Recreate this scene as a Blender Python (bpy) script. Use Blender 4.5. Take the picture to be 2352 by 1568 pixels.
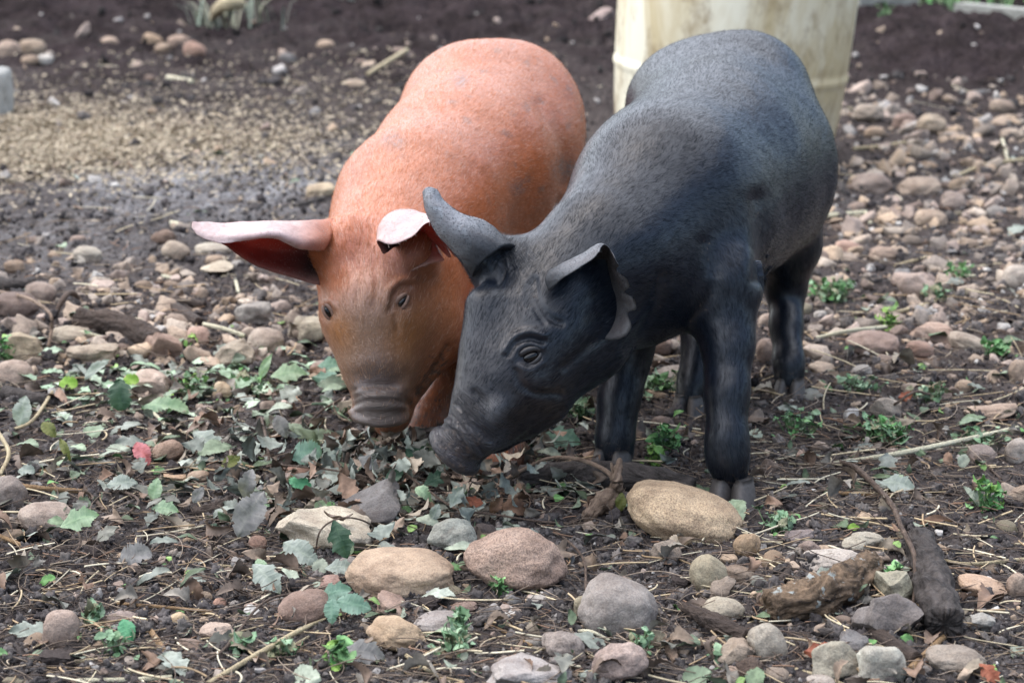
import bpy, math, random
import numpy as np
from mathutils import Vector, Matrix, Euler

# ------------------------------------------------------------------ camera, sky, sun, exposure
S = bpy.context.scene
for o in list(bpy.data.objects):
    bpy.data.objects.remove(o)
C = S.collection
PITCH = math.radians(14.2)
HCAM = 0.80
FPX = 5553.0            # focal length in units of a 2352-wide picture
cam_data = bpy.data.cameras.new("camera")
cam = bpy.data.objects.new("camera", cam_data)
C.objects.link(cam)
cam.location = (0, 0, HCAM)
cam.rotation_euler = (math.pi/2 - PITCH, 0, 0)
cam_data.sensor_width = 36.0
cam_data.lens = 85.0
cam_data.clip_start = 0.05
cam_data.clip_end = 500
cam_data.dof.use_dof = True
cam_data.dof.focus_distance = 2.42
cam_data.dof.aperture_fstop = 9.5
S.camera = cam

SUN_EL, SUN_ROT = math.radians(66), math.radians(-62)   # behind and to the left of the pigs
world = bpy.data.worlds.new("World")
S.world = world
world.use_nodes = True
wn = world.node_tree.nodes
wn.clear()
sky = wn.new("ShaderNodeTexSky")
sky.sky_type = 'NISHITA'
sky.sun_disc = False
sky.sun_elevation = SUN_EL
sky.sun_rotation = SUN_ROT
sky.dust_density = 2.5
bg = wn.new("ShaderNodeBackground")
bg.inputs[1].default_value = 0.075
wo = wn.new("ShaderNodeOutputWorld")
world.node_tree.links.new(sky.outputs[0], bg.inputs[0])
world.node_tree.links.new(bg.outputs[0], wo.inputs[0])

sd = bpy.data.lights.new("sun", 'SUN')
sd.energy = 1.45
sd.angle = math.radians(135)
sd.color = (1.0, 0.97, 0.93)
sun = bpy.data.objects.new("sun", sd)
C.objects.link(sun)
# direction towards the sun (compass: +Y is ahead of the camera)
sdir = Vector((math.sin(SUN_ROT)*math.cos(SUN_EL), math.cos(SUN_ROT)*math.cos(SUN_EL), math.sin(SUN_EL)))
sun.rotation_euler = sdir.to_track_quat('Z', 'Y').to_euler()

S.view_settings.view_transform = 'Standard'
S.view_settings.look = 'None'
S.view_settings.exposure = 2.0
S.view_settings.gamma = 1.0
S.render.engine = 'CYCLES'

# ------------------------------------------------------------------ helpers
R0 = random.Random(7)
CP, SP = math.cos(PITCH), math.sin(PITCH)

def P(px, py, Y):
    """point at distance Y ahead of the camera seen at (px, py) of a 2352 x 1568 picture"""
    x = (px-1176)/FPX; y = -(py-784)/FPX
    d = np.array([x, CP + y*SP, -SP + y*CP])
    t = Y/d[1]
    return np.array([0, 0, HCAM]) + d*t

def G(px, py, z=0.0):
    """point on the ground (height z)"""
    x = (px-1176)/FPX; y = -(py-784)/FPX
    d = np.array([x, CP + y*SP, -SP + y*CP])
    t = (z-HCAM)/d[2]
    return np.array([0, 0, HCAM]) + d*t

def depth(p):
    return p[1]*CP + (HCAM-p[2])*SP

def M(p, rpx):
    """length in metres of rpx picture units at point p"""
    return rpx*depth(p)/FPX

def topix(p):
    p = np.asarray(p, float)
    d = p[..., 1]*CP + (HCAM-p[..., 2])*SP
    u = p[..., 1]*SP + (p[..., 2]-HCAM)*CP
    return 1176 + FPX*p[..., 0]/d, 784 - FPX*u/d

def hash3(ix, iy, iz, seed):
    h = (ix.astype(np.int64)*374761393 + iy.astype(np.int64)*668265263 + iz.astype(np.int64)*2147483647 + seed*1274126177) & 0xFFFFFFFF
    h = ((h ^ (h >> 13))*1274126177) & 0xFFFFFFFF
    h = h ^ (h >> 16)
    return (h & 0xFFFFFF)/float(0xFFFFFF)

def vnoise(p, f=1.0, seed=0):
    """value noise -1..1 for an (n,3) array"""
    q = np.asarray(p, np.float64)*f
    i = np.floor(q).astype(np.int64); r = q-i
    w = r*r*r*(r*(r*6-15)+10)
    out = 0
    for dx in (0, 1):
        wx = w[:, 0] if dx else 1-w[:, 0]
        for dy in (0, 1):
            wy = w[:, 1] if dy else 1-w[:, 1]
            for dz in (0, 1):
                wz = w[:, 2] if dz else 1-w[:, 2]
                out = out + wx*wy*wz*hash3(i[:, 0]+dx, i[:, 1]+dy, i[:, 2]+dz, seed)
    return out*2-1

def fbm(p, f, octs=4, gain=0.5, seed=0):
    a = 1.0; s = 0; t = 0
    for k in range(octs):
        s = s + a*vnoise(p, f*(2.03**k), seed+k*17); t += a; a *= gain
    return s/t

def mesh_from(name, V, F, smooth=True, mats=None, midx=None, col=None, attrs=None):
    """V (n,3) array; F list of tuples or (m,k) array"""
    me = bpy.data.meshes.new(name)
    V = np.asarray(V, np.float32)
    if isinstance(F, np.ndarray):
        F = F.astype(np.int32)
        m, k = F.shape
        me.vertices.add(len(V)); me.vertices.foreach_set('co', V.ravel())
        me.loops.add(m*k); me.loops.foreach_set('vertex_index', F.ravel())
        me.polygons.add(m); me.polygons.foreach_set('loop_start', np.arange(0, m*k, k, dtype=np.int32))
        me.polygons.foreach_set('loop_total', np.full(m, k, np.int32))
    else:
        me.from_pydata(V.tolist(), [], F)
    me.update(calc_edges=True)
    me.polygons.foreach_set('use_smooth', np.full(len(me.polygons), smooth))
    if mats:
        for mt in mats: me.materials.append(mt)
    if midx is not None:
        me.polygons.foreach_set('material_index', np.asarray(midx, np.int32))
    if col is not None:
        a = me.color_attributes.new('Col', 'FLOAT_COLOR', 'POINT')
        c = np.ones((len(V), 4), np.float32); c[:, :3] = col
        a.data.foreach_set('color', c.ravel())
    if attrs:
        for k, v in attrs.items():
            a = me.attributes.new(k, 'FLOAT', 'POINT'); a.data.foreach_set('value', np.asarray(v, np.float32))
    me.validate()
    return me

def link(name, me, parent=None, label=None, cat=None, group=None, kind=None, loc=None):
    o = bpy.data.objects.new(name, me); C.objects.link(o)
    if parent is not None: o.parent = parent
    if loc is not None: o.location = loc
    if label: o['label'] = label
    if cat: o['category'] = cat
    if group: o['group'] = group
    if kind: o['kind'] = kind
    return o

def link_at(name, V, F, origin, **kw):
    """mesh whose own origin sits at `origin` (world)"""
    mk = {k: kw.pop(k) for k in ('smooth', 'mats', 'midx', 'col', 'attrs') if k in kw}
    me = mesh_from(name, np.asarray(V)-np.asarray(origin), F, **mk)
    return link(name, me, loc=tuple(origin), **kw)

def lin(r, g, b):
    f = lambda c: ((c/255+0.055)/1.055)**2.4 if c > 10 else c/255/12.92
    return (f(r), f(g), f(b))

# ------------------------------------------------------------------ node material helper
class NM:
    def __init__(s, name):
        s.m = bpy.data.materials.new(name); s.m.use_nodes = True
        s.n = s.m.node_tree.nodes; s.l = s.m.node_tree.links
        s.b = s.n['Principled BSDF']; s.out = s.n['Material Output']
    def new(s, t, **kw):
        nd = s.n.new(t)
        for k, v in kw.items(): setattr(nd, k, v)
        return nd
    def set(s, sock, v):
        if hasattr(v, 'is_output'): s.l.new(v, sock)
        elif isinstance(v, (tuple, list)) and len(v) == 3 and sock.type == 'RGBA': sock.default_value = (*v, 1)
        else: sock.default_value = v
    def coord(s, which='Object'):
        return s.new('ShaderNodeTexCoord').outputs[which]
    def noise(s, vec, scale, detail=4, rough=0.5, dist=0.0, out=0):
        nd = s.new('ShaderNodeTexNoise')
        s.l.new(vec, nd.inputs['Vector']); nd.inputs['Scale'].default_value = scale
        nd.inputs['Detail'].default_value = detail; nd.inputs['Roughness'].default_value = rough
        nd.inputs['Distortion'].default_value = dist
        return nd.outputs[out]
    def ramp(s, fac, stops, interp='LINEAR'):
        nd = s.new('ShaderNodeValToRGB'); nd.color_ramp.interpolation = interp
        e = nd.color_ramp.elements
        while len(e) < len(stops): e.new(0.5)
        for el, (p, c) in zip(e, stops):
            el.position = p; el.color = (*c, 1) if len(c) == 3 else c
        s.l.new(fac, nd.inputs[0])
        return nd.outputs[0]
    def rng(s, fac, a, b, c=0.0, d=1.0):
        nd = s.new('ShaderNodeMapRange'); s.set(nd.inputs[0], fac)
        for i, v in enumerate((a, b, c, d)): nd.inputs[i+1].default_value = v
        return nd.outputs[0]
    def mix(s, fac, a, b, mode='MIX'):
        nd = s.new('ShaderNodeMix', data_type='RGBA', blend_type=mode)
        s.set(nd.inputs[0], fac); s.set(nd.inputs[6], a); s.set(nd.inputs[7], b)
        return nd.outputs[2]
    def math(s, op, a, b=0.0):
        nd = s.new('ShaderNodeMath', operation=op); s.set(nd.inputs[0], a); s.set(nd.inputs[1], b)
        return nd.outputs[0]
    def attr(s, name, out='Color'):
        nd = s.new('ShaderNodeAttribute'); nd.attribute_name = name
        return nd.outputs[out]
    def scale(s, vec, v):
        nd = s.new('ShaderNodeMapping'); s.l.new(vec, nd.inputs[0]); nd.inputs['Scale'].default_value = v
        return nd.outputs[0]
    def bump(s, h, strength=0.5, dist=0.002, normal=None):
        nd = s.new('ShaderNodeBump'); s.l.new(h, nd.inputs['Height'])
        nd.inputs['Strength'].default_value = strength; nd.inputs['Distance'].default_value = dist
        if normal is not None: s.l.new(normal, nd.inputs['Normal'])
        return nd.outputs[0]
    def fin(s, color=None, rough=None, normal=None, spec=None, **kw):
        if color is not None: s.set(s.b.inputs['Base Color'], color)
        if rough is not None: s.set(s.b.inputs['Roughness'], rough)
        if normal is not None: s.l.new(normal, s.b.inputs['Normal'])
        if spec is not None: s.set(s.b.inputs['Specular IOR Level'], spec)
        for k, v in kw.items(): s.set(s.b.inputs[k], v)
        return s.m

def oi(m, out):
    return m.new('ShaderNodeObjectInfo').outputs[out]

# soil
m = NM('soil'); co = m.coord()
c0 = m.attr('Col'); wet = m.attr('wet', 'Fac')
n1 = m.noise(co, 9, 6, .6); n2 = m.noise(co, 120, 6, .65); n3 = m.noise(co, 500, 4, .6)
c1 = m.mix(m.rng(n2, .35, .68), m.mix(1.0, c0, (.5, .47, .46), 'MULTIPLY'), m.mix(1.0, c0, (1.7, 1.6, 1.5), 'MULTIPLY'))
c1 = m.mix(m.rng(n1, .4, .7, 0, .6), c1, m.mix(1.0, c1, (.6, .58, .6), 'MULTIPLY'))
spk = m.ramp(m.noise(co, 330, 2, .5), [(0, (0, 0, 0)), (.66, (0, 0, 0)), (.72, (1, 1, 1))])
c1 = m.mix(m.math('MULTIPLY', spk, .35), c1, (.20, .15, .11))
rg = m.math('SUBTRACT', m.rng(n2, .3, .7, .68, .92), m.math('MULTIPLY', wet, .42))
b1 = m.bump(n2, .9, .006); b2 = m.bump(n3, .7, .0025, b1)
SOIL = m.fin(c1, rg, b2, m.rng(wet, .3, .9, .0, .5))

# loose crumbs and litter in vertex colours
def litter_mat(name, rough=.7, bump=.4, spec=.35, sc=300, var=.35, sss=0):
    m = NM(name); co = m.coord()
    n = m.noise(co, sc, 4, .6)
    c = m.mix(m.rng(n, .3, .7), m.mix(1.0, m.attr('Col'), (1-var, 1-var, 1-var), 'MULTIPLY'), m.mix(1.0, m.attr('Col'), (1+var, 1+var, 1+var), 'MULTIPLY'))
    return m.fin(c, rough, m.bump(n, bump, .0015), spec)
CRUMB = litter_mat('soil_crumb', .85, .9, .15, 350, .4)
STRAWM = litter_mat('straw_fibre', .65, .3, .2, 250, .25)
LEAFM = litter_mat('leaf_surface', .55, .35, .25, 180, .3)
PEBM = litter_mat('pebble_stuff', .75, .6, .2, 260, .3)

# stone: colour of the object, mottled, with dried mud stains
def stone_mat(name, grain, mudamt, pit):
    m = NM(name); co = m.coord()
    oc = oi(m, 'Color'); rnd = oi(m, 'Random')
    off = m.new('ShaderNodeVectorMath', operation='ADD'); m.l.new(co, off.inputs[0])
    cmb = m.new('ShaderNodeCombineXYZ'); m.l.new(m.math('MULTIPLY', rnd, 7.3), cmb.inputs[0]); m.l.new(m.math('MULTIPLY', rnd, 3.1), cmb.inputs[1])
    m.l.new(cmb.outputs[0], off.inputs[1]); v = off.outputs[0]
    big = m.noise(v, 22, 5, .6, .4); mid = m.noise(v, 110, 6, .7); fine = m.noise(v, 620, 3, .6)
    c = m.mix(m.rng(big, .35, .7), m.mix(1.0, oc, (.72, .68, .66), 'MULTIPLY'), m.mix(1.0, oc, (1.25, 1.25, 1.22), 'MULTIPLY'))
    c = m.mix(m.rng(mid, .4, .75, 0, .55), c, m.mix(1.0, c, (.62, .56, .52), 'MULTIPLY'))
    c = m.mix(m.rng(fine, .45, .7, 0, grain), c, m.mix(1.0, c, (1.5, 1.45, 1.35), 'MULTIPLY'))
    c = m.mix(m.rng(fine, .52, .32, 0, grain), c, m.mix(1.0, c, (.45, .42, .4), 'MULTIPLY'))
    mud = m.ramp(m.noise(v, 48, 7, .72, .7), [(0, (0, 0, 0)), (.54, (0, 0, 0)), (.66, (1, 1, 1))])
    c = m.mix(m.math('MULTIPLY', mud, mudamt), c, (.075, .058, .048))
    nb = m.bump(mid, .5, .0025); nb = m.bump(fine, pit, .0012, nb)
    return m.fin(c, m.rng(mid, .3, .7, .68, .9), nb, .22)
STONE = stone_mat('river_stone', .45, .45, .6)
GRANITE = stone_mat('coarse_stone', .85, .25, .9)
LIMEST = stone_mat('stained_stone', .5, .8, .9)

def bark_mat(name, c1, c2, sc=60, lich=0.0, stretch=(1, 1, .25)):
    m = NM(name); co = m.attr('rest', 'Vector')
    v = m.scale(co, stretch)
    n = m.noise(v, sc, 8, .72, 1.2); f = m.noise(co, 420, 4, .6)
    c = m.mix(m.rng(n, .35, .65), c1, c2)
    c = m.mix(m.rng(f, .4, .7, 0, .5), c, m.mix(1.0, c, (.55, .52, .5), 'MULTIPLY'))
    if lich > 0:
        l = m.ramp(m.noise(co, 70, 5, .6), [(0, (0, 0, 0)), (.60, (0, 0, 0)), (.64, (1, 1, 1))])
        c = m.mix(m.math('MULTIPLY', l, lich), c, (.42, .46, .44))
    nb = m.bump(n, 1.0, .014); nb = m.bump(f, .6, .0015, nb)
    return m.fin(c, m.rng(n, .3, .7, .6, .85), nb, .25)
BARKD = bark_mat('wet_dark_bark', (.014, .011, .010), (.15, .13, .12), 42, 0, (1, 1, .65))
BARKB = bark_mat('rotten_bark', (.018, .012, .009), (.36, .25, .16), 48, .9, (1, 1, .5))
BARKG = bark_mat('grey_brown_bark', (.045, .033, .028), (.14, .105, .085), 80)
ROOTM = bark_mat('dry_root', (.15, .10, .07), (.46, .34, .25), 70)
TWIGM = bark_mat('twig_bark', (.10, .070, .055), (.27, .20, .155), 150)
STRAWH = bark_mat('straw_stalk', (.42, .33, .19), (.72, .63, .42), 60, 0, (1, 1, .15))
STRAWG = bark_mat('golden_stalk', (.24, .145, .07), (.50, .34, .19), 60, 0, (1, 1, .15))
STRAWW = bark_mat('bleached_stalk', (.62, .58, .40), (.88, .84, .64), 60, 0, (1, 1, .15))

# leaf
def leaf_mat(name, a, b, back=None, rough=.38, holes=True):
    m = NM(name); co = m.attr('rest', 'Vector')
    n = m.noise(co, 60, 5, .6); f = m.noise(co, 260, 4, .6)
    c = m.mix(m.rng(n, .35, .65), a, b)
    vein = m.attr('vein', 'Fac')
    c = m.mix(m.math('MULTIPLY', vein, .35), c, m.mix(1.0, c, (1.6, 1.6, 1.45), 'MULTIPLY'))
    c = m.mix(m.ramp(n, [(0, (0, 0, 0)), (.62, (0, 0, 0)), (.72, (.7, .7, .7))]), c, (.06, .045, .035))
    h = m.math('ADD', m.math('MULTIPLY', vein, .6), f)
    m.fin(c, rough+.12, m.bump(h, .5, .0015), .28)
    m.b.inputs['Subsurface Weight'].default_value = 0
    tr = m.new('ShaderNodeBsdfTranslucent'); m.set(tr.inputs[0], m.mix(1.0, c, (1.2, 1.3, .8), 'MULTIPLY'))
    ms = m.new('ShaderNodeMixShader'); ms.inputs[0].default_value = .25
    m.l.new(m.b.outputs[0], ms.inputs[1]); m.l.new(tr.outputs[0], ms.inputs[2]); m.l.new(ms.outputs[0], m.out.inputs[0])
    return m.m
LEAF = {
 'silver': leaf_mat('silver_leaf', (.20, .235, .205), (.36, .40, .355)),
 'mint': leaf_mat('pale_green_leaf', (.19, .29, .18), (.35, .45, .30)),
 'green': leaf_mat('green_leaf', (.05, .20, .10), (.12, .34, .18)),
 'olive': leaf_mat('olive_leaf', (.07, .085, .02), (.16, .17, .05)),
 'dark': leaf_mat('dark_green_leaf', (.02, .05, .03), (.06, .11, .07)),
 'brown': leaf_mat('dead_brown_leaf', (.08, .045, .03), (.20, .12, .08), rough=.6),
 'grey': leaf_mat('withered_grey_leaf', (.11, .11, .11), (.24, .235, .23), rough=.5),
 'red': leaf_mat('red_leaf', (.30, .07, .07), (.55, .22, .24)),
 'rust': leaf_mat('rust_leaf', (.20, .06, .035), (.35, .13, .08), rough=.6),
 'lime': leaf_mat('lime_leaf', (.16, .30, .04), (.30, .46, .10)),
 'blue': leaf_mat('blue_green_leaf', (.12, .22, .165), (.22, .33, .26)),
}
# ------------------------------------------------------------------ signed-distance modelling of the animals
class Field:
    def __init__(s, lo, hi, h):
        s.lo = np.array(lo, np.float32); s.h = h
        s.n = (np.ceil((np.array(hi)-s.lo)/h)).astype(int)+1
        s.ax = [s.lo[i]+np.arange(s.n[i], dtype=np.float32)*h for i in range(3)]
        s.d = np.full(tuple(s.n), 0.08, np.float32)
    def block(s, c0, c1):
        i0 = np.maximum(((np.array(c0)-s.lo)/s.h).astype(int), 0)
        i1 = np.minimum(((np.array(c1)-s.lo)/s.h).astype(int)+2, s.n)
        sl = tuple(slice(i0[i], max(i1[i], i0[i]+1)) for i in range(3))
        X, Y, Z = np.meshgrid(s.ax[0][sl[0]], s.ax[1][sl[1]], s.ax[2][sl[2]], indexing='ij')
        return sl, X, Y, Z
    def union(s, sl, d, k):
        a = s.d[sl]
        h = np.maximum(k-np.abs(a-d), 0)/k
        s.d[sl] = np.minimum(a, d) - h*h*h*k/6.0
    def sub(s, sl, d, k):
        a = s.d[sl]; nd = -d
        h = np.maximum(k-np.abs(a-nd), 0)/k
        s.d[sl] = np.maximum(a, nd) + h*h*h*k/6.0
    def cone(s, a, ra, b, rb, k=.03, cut=False):
        a = np.asarray(a, np.float32); b = np.asarray(b, np.float32)
        m = max(ra, rb)+.085
        sl, X, Y, Z = s.block(np.minimum(a, b)-m, np.maximum(a, b)+m)
        ab = b-a; L2 = float(ab@ab)+1e-12
        t = np.clip(((X-a[0])*ab[0]+(Y-a[1])*ab[1]+(Z-a[2])*ab[2])/L2, 0, 1)
        d = np.sqrt((X-a[0]-t*ab[0])**2+(Y-a[1]-t*ab[1])**2+(Z-a[2]-t*ab[2])**2)-(ra+(rb-ra)*t)
        (s.sub if cut else s.union)(sl, d, k)
    def ell(s, c, axes, rad, k=.03, cut=False):
        """axes: 3x3 rows; rad: 3"""
        m = max(rad)+.085; c = np.asarray(c, np.float32)
        sl, X, Y, Z = s.block(c-m, c+m)
        q = [((X-c[0])*ax[0]+(Y-c[1])*ax[1]+(Z-c[2])*ax[2])/r for ax, r in zip(axes, rad)]
        k0 = np.sqrt(q[0]**2+q[1]**2+q[2]**2)
        k1 = np.sqrt((q[0]/rad[0])**2+(q[1]/rad[1])**2+(q[2]/rad[2])**2)+1e-9
        d = k0*(k0-1)/k1
        (s.sub if cut else s.union)(sl, d, k)
    def disc(s, a, b, r, rnd, k, squash=None):
        """rounded cylinder from a to b; squash = (axis, factor) makes it oval"""
        a = np.asarray(a, np.float32); b = np.asarray(b, np.float32)
        m = r+.06
        sl, X, Y, Z = s.block(np.minimum(a, b)-m, np.maximum(a, b)+m)
        ab = b-a; L = float(np.linalg.norm(ab)); u = ab/L; c = (a+b)/2
        x, y, z = X-c[0], Y-c[1], Z-c[2]
        if squash is not None:
            ax, f = squash; ax = np.asarray(ax)/np.linalg.norm(ax)
            pr = x*ax[0]+y*ax[1]+z*ax[2]; g = (1/f-1)
            x = x+pr*ax[0]*g; y = y+pr*ax[1]*g; z = z+pr*ax[2]*g
        h = x*u[0]+y*u[1]+z*u[2]
        q = np.sqrt(np.maximum(x*x+y*y+z*z-h*h, 0))
        dx = q-(r-rnd); dy = np.abs(h)-(L/2-rnd)
        d = np.minimum(np.maximum(dx, dy), 0)+np.sqrt(np.maximum(dx, 0)**2+np.maximum(dy, 0)**2)-rnd
        s.union(sl, d, k)
    def nets(s):
        d = s.d; ins = d < 0
        n = d.shape
        cs = np.zeros((n[0]-1, n[1]-1, n[2]-1), np.int8)
        for i in (0, 1):
            for j in (0, 1):
                for k in (0, 1):
                    cs += ins[i:n[0]-1+i, j:n[1]-1+j, k:n[2]-1+k]
        act = (cs > 0) & (cs < 8)
        idx = np.full(act.shape, -1, np.int64); I = np.argwhere(act); idx[act] = np.arange(len(I))
        acc = np.zeros((len(I), 3)); cnt = np.zeros(len(I))
        corners = [(i, j, k) for i in (0, 1) for j in (0, 1) for k in (0, 1)]
        for ax in range(3):
            for c in corners:
                if c[ax] == 1: continue
                e = list(c); e[ax] = 1
                va = d[I[:, 0]+c[0], I[:, 1]+c[1], I[:, 2]+c[2]]; vb = d[I[:, 0]+e[0], I[:, 1]+e[1], I[:, 2]+e[2]]
                cr = (va < 0) != (vb < 0)
                t = np.where(cr, va/(va-vb+1e-12), 0)
                p = np.tile(np.array(c, float), (len(I), 1)); p[:, ax] = t
                acc += p*cr[:, None]; cnt += cr
        V = (I+acc/cnt[:, None])*s.h+s.lo
        F = []
        for ax in range(3):
            o1, o2 = [(1, 2), (2, 0), (0, 1)][ax]
            sh = list(n); sh[ax] -= 1
            A = ins[tuple(slice(0, -1) if i == ax else slice(None) for i in range(3))]
            B = ins[tuple(slice(1, None) if i == ax else slice(None) for i in range(3))]
            E = np.argwhere(A != B)
            ok = (E[:, o1] > 0) & (E[:, o2] > 0) & (E[:, o1] < n[o1]-1) & (E[:, o2] < n[o2]-1)
            E = E[ok]; fl = A[E[:, 0], E[:, 1], E[:, 2]]
            q = []
            for a_, b_ in ((0, 0), (1, 0), (1, 1), (0, 1)):
                e = E.copy(); e[:, o1] -= 1-a_; e[:, o2] -= 1-b_
                q.append(idx[e[:, 0], e[:, 1], e[:, 2]])
            q = np.stack(q, 1)
            q[~fl] = q[~fl][:, ::-1]
            F.append(q)
        return V, np.concatenate(F)

def vnormals(V, F):
    fn = np.cross(V[F[:, 2]]-V[F[:, 0]], V[F[:, 3]]-V[F[:, 1]]) if F.shape[1] == 4 else np.cross(V[F[:, 1]]-V[F[:, 0]], V[F[:, 2]]-V[F[:, 0]])
    N = np.zeros_like(V)
    for k in range(F.shape[1]): np.add.at(N, F[:, k], fn)
    return N/(np.linalg.norm(N, axis=1)[:, None]+1e-12)

def relax(V, F, it, lam=.5):
    e = np.concatenate([F[:, [i, (i+1) % 4]] for i in range(4)]); e = np.concatenate([e, e[:, ::-1]])
    for _ in range(it):
        acc = np.zeros_like(V); cnt = np.bincount(e[:, 0], minlength=len(V))
        for k in range(3): acc[:, k] = np.bincount(e[:, 0], V[e[:, 1], k], minlength=len(V))
        V = V+(acc/np.maximum(cnt, 1)[:, None]-V)*lam
    return V

def unit(v): v = np.asarray(v, float); return v/np.linalg.norm(v)

def catmull(pts, n):
    pts = np.asarray(pts, float)
    Q = np.vstack([2*pts[0]-pts[1], pts, 2*pts[-1]-pts[-2]])
    out = []
    m = len(pts)-1
    for s_ in np.linspace(0, m, n):
        i = min(int(s_), m-1); t = s_-i
        a, b, c, d = Q[i], Q[i+1], Q[i+2], Q[i+3]
        out.append(.5*((2*b)+(c-a)*t+(2*a-5*b+4*c-d)*t*t+(3*b-a-3*c+d)*t**3))
    return np.array(out)

def ear_mesh(curves, thick, nt=56, ns=48, notch=None):
    """curves: list of rails (each list of 3-D points base->tip), swept across; thick in metres"""
    rails = [catmull(c, nt) for c in curves]
    grid = np.array([catmull([r[i] for r in rails], ns) for i in range(nt)])   # nt, ns, 3
    if notch is not None:
        grid = notch(grid)
    du = np.gradient(grid, axis=0); dv = np.gradient(grid, axis=1)
    N = np.cross(du, dv); N /= (np.linalg.norm(N, axis=2)[..., None]+1e-9)
    ii = np.linspace(0, 1, nt)[:, None, None]; jj = np.linspace(0, 1, ns)[None, :, None]
    edge = np.minimum(1, np.minimum(np.minimum(jj, 1-jj)*6, (1-ii)*8+.05))**.5
    th = thick*edge*(1.5-.8*ii)
    A = grid+N*th/2; B = grid-N*th/2
    V = np.concatenate([A.reshape(-1, 3), B.reshape(-1, 3)])
    o = nt*ns; F = []; mi = []
    for i in range(nt-1):
        for j in range(ns-1):
            a = i*ns+j
            F.append((a, a+1, a+ns+1, a+ns)); mi.append(0)
            F.append((o+a, o+a+ns, o+a+ns+1, o+a+1)); mi.append(1)
    def strip(idx):
        for a, b in zip(idx[:-1], idx[1:]): F.append((a, b, b+o, a+o)); mi.append(0)
    strip([i*ns for i in range(nt)]); strip([(nt-1)*ns+j for j in range(ns)])
    strip([i*ns+ns-1 for i in range(nt)][::-1]); strip([j for j in range(ns)][::-1])
    tt = np.tile(np.repeat(np.linspace(0, 1, nt), ns), 2); ss = np.tile(np.tile(np.linspace(0, 1, ns), nt), 2)
    fl = np.concatenate([du.reshape(-1, 3)]*2)
    return V, F, tt, ss, fl

def hair_mesh(V, F, N, flow, count, length, width, lift, seed, dens=None, colf=None):
    rng = np.random.default_rng(seed)
    tri = np.concatenate([F[:, [0, 1, 2]], F[:, [0, 2, 3]]]) if F.shape[1] == 4 else F
    ar = np.linalg.norm(np.cross(V[tri[:, 1]]-V[tri[:, 0]], V[tri[:, 2]]-V[tri[:, 0]]), axis=1)
    if dens is not None: ar = ar*dens[tri[:, 0]]
    t = rng.choice(len(tri), count, p=ar/ar.sum())
    u, v = rng.random(count), rng.random(count); m = u+v > 1; u[m] = 1-u[m]; v[m] = 1-v[m]
    w = np.stack([1-u-v, u, v], 1)
    pt = sum(V[tri[t, k]]*w[:, k:k+1] for k in range(3)); nn = sum(N[tri[t, k]]*w[:, k:k+1] for k in range(3))
    fl = flow[tri[t, 0]]+rng.normal(0, .16, (count, 3))
    cl = vnoise(pt, 45, seed)[:, None]*.35                                  # locks leaning together
    fl = fl+np.cross(nn, fl)*cl
    fl = fl-nn*(fl*nn).sum(1)[:, None]; fl /= np.linalg.norm(fl, axis=1)[:, None]+1e-9
    L = (length[tri[t, 0]] if hasattr(length, '__len__') else length)*rng.uniform(.5, 1.25, count)
    lf = (lift*rng.uniform(.4, 1.6, count))[:, None]
    mid = pt+fl*(L*.5)[:, None]+nn*(L*.5)[:, None]*lf
    tip = pt+fl*(L*.97)[:, None]+nn*L[:, None]*lf*.75
    side = np.cross(fl, nn)*(width*rng.uniform(.6, 1.3, count))[:, None]
    VV = np.stack([pt-side-nn*.0005, pt+side-nn*.0005, mid+side*.7, mid-side*.7, tip], 1).reshape(-1, 3)
    b = np.arange(count)*5
    FF = np.concatenate([np.stack([b, b+1, b+2], 1), np.stack([b, b+2, b+3], 1), np.stack([b+3, b+2, b+4], 1)])
    col = None
    if colf is not None: col = np.repeat(colf(pt, rng), 5, axis=0)
    return VV, FF, col

# ------------------------------------------------------------------ pig materials
def skin_mat(name, rough, spec, bumps, sheen=0, sheen_col=(1, 1, 1), sss=0.0, nb0=.35, cv=1.0):
    m = NM(name); co = m.coord('Object')
    c = m.attr('Col')
    n = m.noise(co, 70, 6, .65); f = m.noise(m.scale(co, (1, 1, 1)), 420, 4, .6)
    c = m.mix(m.rng(n, .35, .7, 0, .6*cv), c, m.mix(1.0, c, (.72, .70, .70), 'MULTIPLY'))
    c = m.mix(m.rng(f, .45, .75, 0, .5*cv), c, m.mix(1.0, c, (1.35, 1.32, 1.3), 'MULTIPLY'))
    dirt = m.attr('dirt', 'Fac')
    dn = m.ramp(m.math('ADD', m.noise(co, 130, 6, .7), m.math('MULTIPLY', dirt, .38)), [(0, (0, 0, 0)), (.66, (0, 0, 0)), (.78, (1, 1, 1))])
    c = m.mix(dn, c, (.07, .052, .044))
    wn_ = m.noise(m.attr('rest', 'Vector'), 210, 5, .65, 1.2)
    rd = m.math('ABSOLUTE', m.math('SUBTRACT', wn_, .5))
    wr = m.math('MULTIPLY', m.rng(rd, 0, .10), m.attr('wrinkle', 'Fac'))
    nb = m.bump(f, bumps, .0012); nb = m.bump(n, nb0, .003, nb); nb = m.bump(wr, .7, .003, nb)
    m.fin(c, rough, nb, spec)
    m.b.inputs['Sheen Weight'].default_value = sheen; m.b.inputs['Sheen Roughness'].default_value = .35
    m.b.inputs['Sheen Tint'].default_value = (*sheen_col, 1)
    if sss:
        m.b.inputs['Subsurface Weight'].default_value = sss; m.b.inputs['Subsurface Radius'].default_value = (.012, .004, .002)
        m.b.inputs['Subsurface Scale'].default_value = .5
    return m.m
REDSKIN = skin_mat('red_pig_skin', .38, .6, .35, .05, (1, .85, .8))
BLACKSKIN = skin_mat('black_pig_skin', .36, .45, .05, .05, (.55, .75, 1), 0, .06, .5)

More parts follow.
